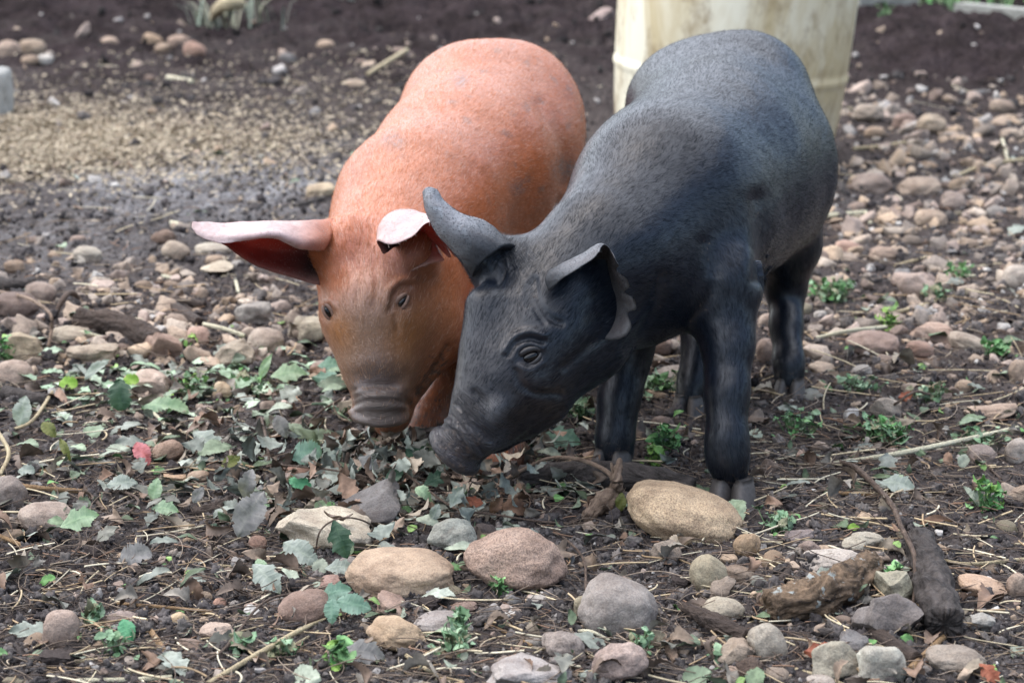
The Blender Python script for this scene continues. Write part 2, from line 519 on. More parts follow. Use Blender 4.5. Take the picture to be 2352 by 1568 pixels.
def plain(name, col, rough, spec=.5, bump=.3, sc=250, **kw):
    m = NM(name); co = m.coord(); n = m.noise(co, sc, 5, .6)
    c = m.mix(m.rng(n, .3, .7), m.mix(1.0, col, (.75, .75, .75), 'MULTIPLY'), m.mix(1.0, col, (1.2, 1.2, 1.2), 'MULTIPLY'))
    return m.fin(c, rough, m.bump(n, bump, .001), spec, **kw)
def ear_mat(name, rough, trans):
    m = NM(name); co = m.coord(); n = m.noise(co, 60, 6, .65, .8); f = m.noise(co, 330, 4, .6)
    c = m.mix(m.rng(n, .35, .7, 0, .8), m.attr('Col'), m.mix(1.0, m.attr('Col'), (.66, .56, .54), 'MULTIPLY'))
    nb = m.bump(n, .45, .004); nb = m.bump(f, .4, .001, nb)
    m.fin(c, rough, nb, .35)
    tr = m.new('ShaderNodeBsdfTranslucent'); m.set(tr.inputs[0], m.mix(1.0, c, (1.3, .55, .45), 'MULTIPLY'))
    ms = m.new('ShaderNodeMixShader'); ms.inputs[0].default_value = trans
    m.l.new(m.b.outputs[0], ms.inputs[1]); m.l.new(tr.outputs[0], ms.inputs[2]); m.l.new(ms.outputs[0], m.out.inputs[0])
    return m.m
REDEAR = ear_mat('pink_ear_skin', .6, .22)
BLKEAR = ear_mat('dark_ear_skin', .55, .03)
EYEM = plain('wet_dark_eye', (.005, .004, .004), .05, .4, 0)
HOOFR = plain('muddy_hoof', (.055, .042, .036), .7)
HOOFB = plain('black_hoof', (.070, .062, .058), .6)

BLACKLID = plain('black_eyelid', (.016, .014, .015), .42, .5, .5, 300)
REDLID = plain('brown_eyelid', (.19, .115, .085), .5, .4, .5, 300)
def hair_mat(name, rough, spec):
    m = NM(name); m.fin(m.attr('Col'), rough, None, spec)
    tr = m.new('ShaderNodeBsdfTranslucent'); m.l.new(m.attr('Col'), tr.inputs[0])
    ms = m.new('ShaderNodeMixShader'); ms.inputs[0].default_value = .35
    m.l.new(m.b.outputs[0], ms.inputs[1]); m.l.new(tr.outputs[0], ms.inputs[2]); m.l.new(ms.outputs[0], m.out.inputs[0])
    return m.m
HAIRR = hair_mat('ginger_bristle', .45, .5)
HAIRB = hair_mat('black_bristle', .40, .28)

def blend_prims(V, prims):
    """weights of V to prims' anchor points for flow directions"""
    flow = np.zeros_like(V); wsum = np.zeros(len(V))
    for a, b, fl in prims:
        a = np.asarray(a); b = np.asarray(b); ab = b-a
        t = np.clip(((V-a)@ab)/(ab@ab+1e-9), 0, 1)
        d = np.linalg.norm(V-a-t[:, None]*ab, axis=1)
        w = 1/(d**3+1e-5); flow += w[:, None]*unit(fl); wsum += w
    return flow/wsum[:, None]

def near(V, p, r):
    return np.clip(1-np.linalg.norm(V-np.asarray(p), axis=1)/r, 0, 1)
def sm(x): return x*x*(3-2*x)

class Pig:
    def __init__(s, lo, hi, h=.0025):
        s.f = Field(lo, hi, h); s.flow = []
    def c(s, A, ra, B, rb, k=.03, flow=True, cut=False):
        """A, B = (px,py,Y); radii in picture units"""
        a, b = P(*A), P(*B)
        s.f.cone(a, M(a, ra), b, M(b, rb), k, cut)
        if flow and not cut and np.linalg.norm(b-a) > .005: s.flow.append((a, b, b-a))
    def s(s, A, r, k=.03, cut=False):
        a = P(*A); ra = M(a, r)
        s.f.cone(a, ra, a+np.array([0, 0, .001]), ra, k, cut)

def hoof_mesh(foot, fwd, size, z0=0.0):
    """two toes and two dew claws pointing fwd, standing on z0"""
    fwd = unit([fwd[0], fwd[1], 0]); side = np.array([-fwd[1], fwd[0], 0]); up = np.array([0, 0, 1.])
    V = []; F = []
    for sg in (-1, 1):
        base = len(V); rings = 7; seg = 14
        for i in range(rings):
            t = i/(rings-1)
            zz = size*1.15*(1-t); w = size*(.42+.16*t); ln = size*(.52+.42*t)
            cc = np.array([foot[0], foot[1], z0])+side*sg*size*(.40+.10*t)+fwd*size*(.16+.30*t)+up*zz
            for k in range(seg):
                a = 2*math.pi*k/seg; ca, sa = math.cos(a), math.sin(a)
                pt = 1+.22*max(ca, 0)**3
                V.append(cc+fwd*ca*ln*pt+side*sa*w*(1-.25*max(ca, 0)))
        for i in range(rings-1):
            for k in range(seg):
                a = base+i*seg+k; b = base+i*seg+(k+1) % seg
                F.append((a, b, b+seg, a+seg))
        F.append(tuple(base+k for k in range(seg))); F.append(tuple(base+(rings-1)*seg+k for k in range(seg))[::-1])
    return V, F

def ico(r, c, n=24, m=16):
    V = []; F = []
    for i in range(m+1):
        th = math.pi*i/m
        for j in range(n):
            ph = 2*math.pi*j/n
            V.append(np.asarray(c)+r*np.array([math.sin(th)*math.cos(ph), math.sin(th)*math.sin(ph), math.cos(th)]))
    for i in range(m):
        for j in range(n):
            F.append((i*n+j, (i+1)*n+j, (i+1)*n+(j+1) % n, i*n+(j+1) % n))
    return np.array(V), F

def finish_pig(pig, name_label, group, body_mat, colfun, eyes, ears, hooves, hairspec, root_px, wr_axis, creases=(), ysm=2.54):
    V, F = pig.f.nets()
    V = relax(V, F, 3, .5)
    wt_ = sm(np.clip((V[:, 1]-ysm)/.10, 0, 1))*np.clip((V[:, 2]-.20)/.06, 0, 1)
    V = V+(relax(V, F, 130, .6)-V)*wt_[:, None]
    if ysm < 2.6:
        wl_ = np.clip((V[:, 0]-.085)/.02, 0, 1)*np.clip((.24-V[:, 2])/.04, 0, 1)*np.clip((V[:, 2]-.012)/.015, 0, 1)
        V = V+(relax(V, F, 36, .6)-V)*wl_[:, None]
    N = vnormals(V, F)
    V = V+N*(fbm(V, 30, 4, .55, 3)*.0011+fbm(V, 9, 2, .5, 8)*.0016)[:, None]
    N = vnormals(V, F)
    view = V-np.array([0, 0, HCAM]); view /= np.linalg.norm(view, axis=1)[:, None]
    FRONT = (N*view).sum(1) < -.05
    VPX = topix(V); dz_ = np.zeros(len(V)); u_, v_ = VPX
    for pts, w, dpt in creases:
        pts = catmull([(x, y, 0) for x, y in pts], 24)[:, :2]; dmin = np.full(len(V), 1e9)
        lo = pts.min(0)-4*w; hi = pts.max(0)+4*w
        k = (u_ > lo[0]) & (u_ < hi[0]) & (v_ > lo[1]) & (v_ < hi[1]) & FRONT
        U = np.stack([u_[k], v_[k]], 1)
        if not len(U): continue
        d = np.min(np.linalg.norm(U[:, None]-pts[None], axis=2), axis=1)
        dz_[k] -= dpt*np.exp(-(d/w)**2)
    V = V+N*dz_[:, None]
    N = vnormals(V, F)
    col, dirt, wrinkle = colfun(V, N)
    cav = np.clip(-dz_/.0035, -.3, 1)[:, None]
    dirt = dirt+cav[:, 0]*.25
    root = bpy.data.objects.new('pig', None); C.objects.link(root)
    r0 = G(*root_px); root.location = tuple(r0)
    root['label'] = name_label; root['category'] = 'pig'; root['group'] = group
    me = mesh_from('body', V-r0, F, True, [body_mat], None, col, {'dirt': dirt, 'wrinkle': wrinkle})
    a = me.attributes.new('rest', 'FLOAT_VECTOR', 'POINT')
    rest = np.stack([V@wr_axis, V@np.cross(wr_axis, [0, 0, 1.])*.25, V[:, 2]*.25], 1)
    a.data.foreach_set('vector', rest.astype(np.float32).ravel())
    link('body', me, root)
    flow = blend_prims(V, pig.flow)
    for spec in hairspec:
        dens, length = spec['dens'](V), spec['len'](V)
        HV, HF, hc = hair_mesh(V, F, N, flow, spec['n'], length, spec['w'], spec['lift'], spec['seed'], dens, spec['col'])
        link(spec['name'], mesh_from(spec['name'], HV-r0, HF, False, [spec['mat']], None, hc), root)
    def surf(px, py, back=0.0):
        u, v = VPX
        k = (np.abs(u-px) < 9) & (np.abs(v-py) < 9) & FRONT
        if not k.any(): k = (np.abs(u-px) < 25) & (np.abs(v-py) < 25)
        j = np.where(k)[0]; j = j[np.argsort(V[j, 1])[:6]]
        return P(px, py, float(np.mean(V[j, 1]))+back)
    for (cx, cy, ang, ra, rb2, back, lidm, cap) in eyes:
        e = surf(cx, cy, back); al = math.radians(ang)
        ux = np.array([math.cos(al), 0, math.sin(al)]); uz = np.array([-math.sin(al), 0, math.cos(al)]); uy = np.array([0, 1., 0])
        EV, EF = ico(1.0, (0, 0, 0)); EV = EV[:, :1]*ux*M(e, ra)+EV[:, 2:]*uz*M(e, rb2)+EV[:, 1:2]*uy*M(e, rb2*1.05)+e
        link('eye', mesh_from('eye', EV-r0, EF, True, [EYEM]), root)
        for sgn, hgt, rr in ((1, 1.25, cap), (-1, .95, cap*.8)):         # upper and lower lid hugging the eyeball
            pts = []
            for t in np.linspace(-1.12, 1.12, 15):
                bow = math.sqrt(max(0, 1-(t/1.15)**2))
                w = ux*M(e, ra*1.12*t)+uz*M(e, rb2*hgt*bow)*sgn
                dep = M(e, rb2*1.0)*math.sqrt(max(0, 1-min(1, (t/1.15)**2)))*.62
                pts.append((e+w-uy*dep, M(e, rr)*(.45+.55*bow)))
            LV = []; LF = []; sg = 10
            for i, (q, r_) in enumerate(pts):
                tg = unit(pts[min(i+1, 14)][0]-pts[max(i-1, 0)][0]); a_ = unit(np.cross(tg, uy)); b_ = np.cross(a_, tg)
                for k in range(sg):
                    th = 2*math.pi*k/sg; LV.append(q+(a_*math.cos(th)*1.3+b_*math.sin(th))*r_)
            for i in range(14):
                for k in range(sg): LF.append((i*sg+k, i*sg+(k+1) % sg, (i+1)*sg+(k+1) % sg, (i+1)*sg+k))
            link('eyelid', mesh_from('eyelid', np.array(LV)-r0, LF, True, [lidm]), root)
    for rails, th, notch, kind, flip in ears:
        EV, EF, tt, ss, fl = ear_mesh([[P(*q) for q in rail] for rail in rails], th, notch=notch)
        EV = EV+fbm(EV, 40, 3, .5, 5)[:, None]*np.array([.0012, .0012, .0014])
        outer = np.arange(len(EV)) < len(EV)//2
        if flip: outer = ~outer
        t1 = tt[:, None]; edge = np.clip(1-np.minimum(ss, 1-ss)*14, 0, 1)[:, None]
        nz = (.5+.5*fbm(EV, 50, 3, .5, 8))[:, None]
        if kind == 'red':
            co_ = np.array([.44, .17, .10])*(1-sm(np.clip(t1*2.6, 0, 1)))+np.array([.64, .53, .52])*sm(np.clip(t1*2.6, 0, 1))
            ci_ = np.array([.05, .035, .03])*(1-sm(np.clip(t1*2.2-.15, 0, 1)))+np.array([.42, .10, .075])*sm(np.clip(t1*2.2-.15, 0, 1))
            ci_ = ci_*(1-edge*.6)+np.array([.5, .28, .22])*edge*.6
            hc = lambda p, r: np.tile([.52, .40, .35], (len(p), 1))*r.uniform(.6, 1.1, (len(p), 1)); hm2 = HAIRR
        else:
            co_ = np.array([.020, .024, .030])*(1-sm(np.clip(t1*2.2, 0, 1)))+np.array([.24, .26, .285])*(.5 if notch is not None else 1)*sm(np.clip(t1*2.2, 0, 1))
            s2 = sm(np.clip(ss*1.5-.5, 0, 1))[:, None]; ci_ = np.array([.010, .009, .010])*(1-s2)+np.array([.11, .108, .11])*s2  # light caught by the open flap is put into the inner colour
            ci_ = ci_*(1-edge*.8)+np.array([.11, .115, .12])*edge*.8  # lit rim painted as a paler edge
            hc = lambda p, r: np.tile([.045, .05, .058], (len(p), 1))*r.uniform(.4, 1.3, (len(p), 1)); hm2 = HAIRB
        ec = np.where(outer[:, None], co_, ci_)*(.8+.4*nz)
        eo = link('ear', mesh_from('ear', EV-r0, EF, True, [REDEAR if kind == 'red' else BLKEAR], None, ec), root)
        EFa = np.array(EF); EN = vnormals(EV, EFa)
        HV, HF, hcol = hair_mesh(EV, EFa, EN, fl, 5000, .0045, .00018, .35, 77, np.where(outer, 1.0, .35), hc)
        link('ear_hair', mesh_from('ear_hair', HV-r0, HF, False, [hm2], None, hcol), eo)
    for (foot, fwd, size, hm) in hooves:
        HV, HF = hoof_mesh(foot, fwd, size, foot[2])
        HV = np.array(HV); HV = HV+fbm(HV, 90, 3, .5, 2)[:, None]*.0008
        link('hoof', mesh_from('hoof', HV-r0, HF, True, [hm]), root)
    return root, V, N

# ------------------------------------------------------------------ black pig
def leg(pig, pts, k=.03):
    for (A, B) in zip(pts[:-1], pts[1:]):
        pig.c(A[0], A[1], B[0], B[1], k)

bp = Pig((-.14, 2.22, -.01), (.48, 3.20, .50))
# trunk, from neck to rump
bp.c((1400, 575, 2.50), 150, (1515, 470, 2.61), 196, .06)
bp.c((1515, 470, 2.61), 196, (1640, 400, 2.80), 200, .05)
bp.c((1640, 400, 2.80), 200, (1715, 360, 2.93), 186, .05)
bp.c((1640, 340, 2.86), 185, (1600, 255, 3.00), 152, .05)
bp.c((1600, 255, 3.00), 150, (1700, 228, 3.02), 152, .05)
bp.c((1715, 360, 2.93), 184, (1700, 250, 3.02), 160, .05)
bp.c((1540, 425, 2.66), 190, (1655, 300, 2.96), 172, .06)
bp.c((1600, 520, 2.66), 170, (1720, 430, 2.90), 178, .07)
bp.c((1480, 620, 2.56), 150, (1600, 560, 2.68), 150, .05)                # chest and belly
bp.c((1590, 540, 2.62), 150, (1650, 640, 2.55), 98, .05)                 # shoulder blade of the near leg
# neck and throat
bp.c((1300, 655, 2.47), 124, (1420, 590, 2.52), 150, .05)
bp.c((1330, 735, 2.47), 98, (1450, 675, 2.54), 118, .05)
# near front leg
leg(bp, [((1655, 680, 2.54), 88), ((1672, 790, 2.51), 55), ((1670, 900, 2.485), 47), ((1670, 1000, 2.465), 41), ((1672, 1055, 2.462), 43), ((1680, 1098, 2.466), 37)], .03)
# far front leg
leg(bp, [((1455, 710, 2.62), 80), ((1440, 820, 2.62), 52), ((1424, 910, 2.60), 44), ((1414, 1000, 2.585), 38), ((1412, 1045, 2.58), 40)], .03)
# near hind leg: thigh, hock, shank
leg(bp, [((1770, 430, 2.95), 130), ((1800, 560, 2.96), 82), ((1804, 660, 2.98), 42), ((1806, 750, 2.94), 34), ((1811, 830, 2.905), 30), ((1813, 872, 2.897), 32)], .035)
# far hind leg
leg(bp, [((1600, 560, 2.86), 100), ((1605, 700, 2.88), 52), ((1606, 800, 2.85), 34), ((1594, 870, 2.83), 31), ((1586, 912, 2.82), 32)], .035)
# head
bp.c((1235, 790, 2.41), 112, (1255, 690, 2.46), 142, .04)                # skull
bp.c((1175, 860, 2.385), 96, (1240, 760, 2.42), 122, .04)
bp.c((1112, 950, 2.365), 70, (1170, 860, 2.385), 98, .03)                # muzzle
bp.c((1200, 885, 2.40), 84, (1340, 780, 2.455), 108, .04)                # cheek and jaw
bp.c((1140, 985, 2.375), 52, (1225, 905, 2.40), 82, .03)                 # lower jaw
bp.c((1160, 935, 2.345), 26, (1130, 960, 2.345), 26, .02, False)         # lip pad over the tusk root
bp.c((1112, 700, 2.40), 42, (1085, 900, 2.36), 34, .04, False)           # line of the nose
sa, sb = P(1100, 978, 2.345), P(1046, 1034, 2.352)
bp.f.disc(sa, sb, M(sb, 60), M(sb, 14), .02)
bp.f.disc(P(1053, 1026, 2.351), P(1036, 1044, 2.353), M(sb, 70), M(sb, 8), .004)
# nostrils
nd = unit(sb-sa); nu = unit(np.cross(nd, [0, 1, 0]))
for sg in (-1, 1):
    q = sb+np.cross(nu, nd)*sg*.011
    bp.f.cone(q-nd*.004, .0052, q+nd*.02, .0052, .004, True)
# mouth line
bp.c((1095, 1062, 2.325), 6, (1190, 1010, 2.335), 6, .010, False, True)
bp.c((1190, 1010, 2.335), 6, (1270, 950, 2.345), 5, .010, False, True)
# ear roots
bp.c((1082, 578, 2.437), 32, (1140, 615, 2.45), 56, .04, False)
bp.c((1130, 590, 2.46), 42, (1215, 650, 2.47), 70, .04, False)
bp.c((1300, 660, 2.42), 48, (1260, 690, 2.44), 70, .04, False)

B_EYE = P(1214, 818, 2.318)
def bcol(V, N):
    base = np.tile(np.array([.0055, .0085, .0150]), (len(V), 1))
    face = sm(near(V, P(1120, 960, 2.34), .14))[:, None]
    base = base*(1-face*.6)+np.array([.026, .021, .021])*face*.6
    lip = sm(near(V, P(1135, 945, 2.325), .022))[:, None]
    base = base*(1-lip)+np.array([.075, .077, .085])*lip
    ring = sm(near(V, P(1195, 870, 2.33), .03))[:, None]
    base = base*(1-ring*.4)+np.array([.035, .028, .028])*ring*.4
    s_ = np.clip(fbm(V, 14, 4, .55, 21)*2, -1, 1)[:, None]
    base = base*(1+.2*s_)
    dc = sm(np.clip(near(V, P(1048, 1034, 2.345), .040)*1.5, 0, 1))[:, None]
    base = base*(1-dc*.8)+np.array([.040, .034, .036])*dc*.8
    dirt = sm(near(V, P(1050, 1040, 2.33), .05))*.5+np.clip(1-V[:, 2]/.06, 0, 1)*.55
    wr = sm(near(V, P(1085, 995, 2.34), .050))*.9+sm(near(V, P(1170, 600, 2.45), .05))*.5+.03
    return base, dirt, wr

def bhair(pt, rng):
    n = len(pt); t = rng.random((n, 1))
    face = sm(near(pt, P(1180, 720, 2.40), .16))[:, None]
    c = np.array([.0045, .0075, .0135])*(.5+t*1.0)
    up = np.clip((pt[:, 2:3]-.30)/.12, 0, 1)
    lt = (rng.random((n, 1)) < .006+.10*face)
    return np.where(lt, np.array([.10, .115, .13]), c)

def b_dens(V):
    d = np.ones(len(V)); d *= 1-.92*sm(near(V, P(1070, 1010, 2.33), .06))
    d *= 1-.97*sm(np.clip(near(V, B_EYE, .026)*2, 0, 1))
    return d
def b_len(V):
    return .013*np.ones(len(V))+.003*sm(near(V, P(1230, 620, 2.45), .12))-.004*sm(near(V, P(1090, 950, 2.35), .10))

Y0 = 2.0
b_ears = [
 # far ear, standing up like a horn
 ([[(1195, 572, 2.455), (1120, 512, 2.455), (1060, 490, 2.45), (1022, 462, 2.445), (1003, 436, 2.44)],
   [(1150, 570, 2.41), (1088, 530, 2.41), (1038, 500, 2.415), (1005, 468, 2.42), (992, 430, 2.43)],
   [(1100, 610, 2.41), (1058, 560, 2.41), (1016, 520, 2.415), (987, 476, 2.42), (980, 430, 2.43)],
   [(1092, 650, 2.46), (1050, 590, 2.455), (1006, 535, 2.445), (978, 484, 2.44), (971, 440, 2.435)]], .005, None, 'black', 0),
]
def bnotch(g):
    nt, ns, _ = g.shape
    out = g.copy()
    for i in range(nt):
        t = i/(nt-1)
        pull = 0
        for c, w, a in ((.45, .08, .06), (.66, .07, .08), (.86, .07, .13)):
            pull += a*(.5+.5*math.cos(math.pi*min(1, abs(t-c)/w)))
        for j in range(ns):
            s_ = j/(ns-1)
            wgt = max(0, (s_-.62)/.38)**1.3
            jj = min(ns-1, max(0, j-pull*wgt*ns))
            j0 = int(jj); fr = jj-j0; j1 = min(j0+1, ns-1)
            out[i, j] = g[i, j0]*(1-fr)+g[i, j1]*fr
    return out
b_ears.append((
  [[(1262, 668, 2.375), (1292, 640, 2.360), (1330, 616, 2.352), (1360, 596, 2.352), (1376, 578, 2.358)],     # rim towards the face, rolled forward
   [(1258, 640, 2.385), (1290, 622, 2.372), (1332, 600, 2.366), (1364, 578, 2.368), (1380, 568, 2.370)],
   [(1275, 625, 2.41), (1305, 606, 2.405), (1345, 586, 2.40), (1374, 567, 2.39), (1388, 563, 2.385)],
   [(1300, 680, 2.49), (1340, 645, 2.46), (1370, 625, 2.45), (1390, 600, 2.43), (1397, 570, 2.39)],
   [(1315, 735, 2.47), (1380, 725, 2.445), (1405, 690, 2.435), (1412, 640, 2.415), (1404, 580, 2.39)],
   [(1325, 765, 2.45), (1425, 778, 2.385), (1462, 715, 2.385), (1444, 650, 2.39), (1411, 592, 2.385)]], .0042, bnotch, 'black', 0))

def gz(px, py): return G(px, py)
b_hooves = [(G(1683, 1153), (-.25, -1), .026, HOOFB), (G(1410, 1078), (-.4, -1), .024, HOOFB),
            (G(1815, 905), (-.3, -1), .020, HOOFB), (G(1582, 945), (-.3, -1), .020, HOOFB)]
black_root, BV, BN = finish_pig(bp, 'black piglet with torn ears and a blue-grey sheen, nosing the leaf pile', 'piglets rooting together', BLACKSKIN, bcol,
    [(1216, 820, 28, 22, 15, .004, BLACKLID, 6)], b_ears, b_hooves,
    [dict(name='coat', dens=b_dens, len=b_len, n=130000, w=.00014, lift=.10, seed=5, col=bhair, mat=HAIRB)],
    (1640, 1010), unit(nd), [
     ([(1175, 822), (1190, 800), (1216, 790), (1244, 798)], 9, -.0030), ([(1160, 806), (1182, 776), (1215, 764), (1248, 770)], 10, -.0045), ([(1168, 816), (1186, 788), (1216, 777), (1246, 784)], 6, .0035),
     ([(1192, 842), (1220, 848), (1246, 832)], 8, -.0020), ([(1186, 850), (1196, 880), (1230, 902), (1285, 905)], 9, .0030), ([(1216, 820), (1218, 821)], 24, .0045),
     ([(1012, 975), (1052, 1000), (1090, 1052)], 7, .0028), ([(1036, 955), (1070, 985), (1112, 1040)], 7, .0030), ([(1046, 930), (1085, 960), (1130, 1010)], 7, .0022),
     ([(1024, 966), (1062, 994), (1100, 1046)], 6, -.0020), ([(1100, 1062), (1160, 1036), (1230, 985), (1290, 945)], 8, .0030), ([(1088, 900), (1110, 925), (1120, 955)], 9, .0025),
     ([(1135, 940), (1136, 942)], 22, -.0050), ([(1228, 640), (1236, 690), (1262, 728), (1290, 742)], 8, .0035), ([(1218, 650), (1224, 700), (1250, 740)], 7, .0025), ([(1208, 660), (1212, 700)], 6, .0018),
     ([(1150, 580), (1158, 620), (1150, 650)], 7, .003), ([(1168, 575), (1176, 615)], 6, .0022), ([(1440, 800), (1500, 720), (1520, 640)], 16, .0040), ([(1585, 740), (1620, 700), (1640, 640), (1620, 560)], 16, .0035),
     ([(1742, 460), (1755, 560), (1745, 640)], 22, .006), ([(1300, 845), (1350, 800), (1380, 770)], 14, .003)])

# ------------------------------------------------------------------ red pig
rp = Pig((-.34, 2.38, -.01), (.14, 3.36, .49))
rp.c((905, 560, 2.72), 150, (960, 480, 2.82), 182, .06)
rp.c((960, 480, 2.82), 182, (1060, 400, 2.98), 196, .05)
rp.c((1060, 400, 2.98), 196, (1150, 340, 3.12), 180, .05)
rp.c((1090, 262, 3.14), 158, (1170, 240, 3.18), 150, .05)
rp.c((1150, 340, 3.12), 182, (1190, 300, 3.16), 148, .05)
rp.c((1060, 400, 2.98), 190, (1090, 262, 3.14), 155, .05)
rp.c((980, 640, 2.82), 140, (1120, 560, 2.98), 150, .05)
rp.c((1180, 480, 3.10), 130, (1210, 640, 3.12), 80, .05)
rp.c((900, 640, 2.68), 135, (940, 560, 2.76), 160, .05)
rp.c((990, 700, 2.72), 90, (1010, 620, 2.78), 120, .05)
# legs
leg(rp, [((1040, 680, 2.78), 90), ((1035, 790, 2.74), 56), ((1018, 870, 2.72), 44), ((985, 950, 2.70), 40), ((970, 1000, 2.68), 42)], .035)
leg(rp, [((1120, 690, 2.76), 85), ((1150, 820, 2.66), 60), ((1152, 940, 2.60), 48), ((1148, 1040, 2.555), 45), ((1150, 1085, 2.55), 46)], .035)
leg(rp, [((1230, 640, 3.12), 80), ((1235, 740, 3.14), 42), ((1236, 830, 3.10), 38)], .035)
leg(rp, [((1050, 600, 3.10), 90), ((1060, 740, 3.12), 42), ((1060, 830, 3.10), 38)], .035)
# head
rp.c((862, 720, 2.60), 122, (872, 640, 2.65), 148, .04)
rp.c((868, 830, 2.575), 76, (862, 720, 2.60), 106, .04)
rp.c((874, 905, 2.57), 60, (868, 830, 2.575), 76, .03)
rp.c((960, 745, 2.64), 100, (940, 650, 2.68), 118, .05)                  # cheek
rp.c((900, 900, 2.60), 50, (965, 780, 2.64), 82, .04)                    # jaw
rp.c((895, 955, 2.60), 34, (918, 880, 2.62), 52, .03)
ra_, rb_ = P(876, 905, 2.575), P(871, 952, 2.548)
rdir = unit(np.array([-.06, .06, -1.]))
rp.f.disc(rb_-rdir*.035, rb_, M(rb_, 59), M(rb_, 14), .02)
rp.f.disc(rb_-rdir*.005, rb_+rdir*.004, M(rb_, 69), M(rb_, 7), .004)
for sg in (-1, 1):
    q = rb_+np.array([1, 0, 0])*sg*.012
    rp.f.cone(q-rdir*.004, .0055, q+rdir*.02, .0055, .004, True)
rp.c((890, 975, 2.585), 26, (905, 955, 2.60), 36, .02, False)            # lower lip
rp.c((800, 560, 2.62), 60, (760, 560, 2.64), 50, .04, False)             # ear roots
rp.c((930, 590, 2.60), 60, (960, 580, 2.60), 52, .04, False)

def rcol(V, N):
    ba = np.array([.37, .128, .060]); org = np.array([.46, .115, .022])
    t = np.clip(.5+.9*fbm(V, 7, 3, .5, 11), 0, 1)[:, None]
    ba = ba*(1+.10*np.clip(fbm(V, 26, 4, .6, 19)*2, -1, 1)[:, None])
    pk = np.clip(fbm(V, 13, 3, .6, 23)*2.2-.1, 0, 1)[:, None]*.35; ba = ba*(1-pk)+np.array([.27, .14, .10])*pk
    side = np.clip((.32-V[:, 2])/.16, 0, 1)[:, None]
    side = np.maximum(side, np.clip((V[:, 0]-(-.035+(V[:, 1]-2.9)*.35))/.09, 0, 1)[:, None]*.9)
    base = ba*(1-t*.4)+np.array([.37, .125, .060])*t*.4
    base = base*(1-side*.65)+org*side*.65
    red = sm(near(V, P(840, 590, 2.52), .13))[:, None]
    base = base*(1-red*.8)+np.array([.37, .12, .085])*red*.8
    brown = sm(np.clip(near(V, P(880, 860, 2.50), .17)*1.5, 0, 1))[:, None]
    base = base*(1-brown*.9)+np.array([.19, .125, .082])*brown*.9
    ck = sm(near(V, P(1000, 700, 2.6), .085))[:, None]*.75
    base = base*(1-ck)+np.array([.26, .11, .05])*ck
    rust = sm(near(V, P(965, 770, 2.54), .055))[:, None]+sm(near(V, P(770, 760, 2.55), .035))[:, None]
    rust = np.clip(rust, 0, 1)
    base = base*(1-rust*.75)+np.array([.33, .13, .03])*rust*.75
    lg = np.clip((.19-V[:, 2])/.07, 0, 1)*np.clip(1.4-2.2*near(V, P(885, 850, 2.55), .15), 0, 1); lg = (lg*np.clip(.85+.6*fbm(V, 25, 3, .6, 4), 0, 1))[:, None]
    base = base*(1-lg*.85)+np.array([.11, .065, .045])*lg*.85
    muz = sm(np.clip(near(V, P(865, 925, 2.51), .070)*1.7, 0, 1))[:, None]
    base = base*(1-muz*.9)+np.array([.060, .044, .042])*muz*.92
    er = (sm(near(V, P(920, 696, 2.51), .020))+sm(near(V, P(752, 718, 2.55), .018)))[:, None]
    base = base*(1-er*.6)+np.array([.10, .065, .055])*er*.6
    sp = np.clip((vnoise(V, 55, 31)-.62)*5, 0, 1)[:, None]*np.clip((V[:, 1]-2.68)*6, 0, 1)[:, None]
    base = base*(1-sp*.5)+np.array([.16, .12, .11])*sp*.5
    for q, r in (((905, 325, 2.80), .014), ((1060, 183, 3.0), .011), ((1300, 390, 3.0), .02), ((1010, 560, 2.7), .012), ((1190, 430, 2.9), .012)):
        a = P(*q); dd = V-a
        k = np.clip(1.2-np.linalg.norm(dd-unit(P(q[0], q[1], q[2]+1)-a)*(dd@unit(P(q[0], q[1], q[2]+1)-a))[:, None], axis=1)/r, 0, 1)
        k = (k*np.clip(1+fbm(V, 80, 3, .6, 2)*1.5, 0, 1.5))[:, None]*.55
        k = np.clip(k*1.3, 0, .7)
        base = base*(1-k)+np.array([.12, .10, .105])*k
    dirt = sm(near(V, P(870, 935, 2.52), .06))*.8+np.clip(1-V[:, 2]/.12, 0, 1)*.6+sm(near(V, P(985, 840, 2.6), .06))*.5
    wr = sm(near(V, P(870, 925, 2.51), .040))*.7+.03
    return np.clip(base, 0, 1), dirt, wr

def rhair(pt, rng):
    n = len(pt); t = rng.random((n, 1))
    face = sm(np.clip(near(pt, P(880, 860, 2.50), .19)*1.4, 0, 1))[:, None]
    c = np.array([.52, .19, .075])*(.6+t*.7)
    c = c*(1-face*.75)+np.array([.36, .26, .18])*face*.75*(.6+t*.8)
    lt = rng.random((n, 1)) < .14
    return np.where(lt, c*.3+np.array([.62, .48, .40]), c)
R_EYE = P(921, 692, 2.512)
def r_dens(V):
    d = np.ones(len(V)); d *= 1-.95*sm(np.clip(near(V, P(870, 945, 2.53), .045)*1.6, 0, 1))
    d *= 1-.97*sm(np.clip(near(V, R_EYE, .022)*2, 0, 1))
    return d
def r_len(V):
    return .010*np.ones(len(V))+.005*sm(near(V, P(850, 560, 2.6), .12))-.003*sm(near(V, P(880, 880, 2.5), .10))

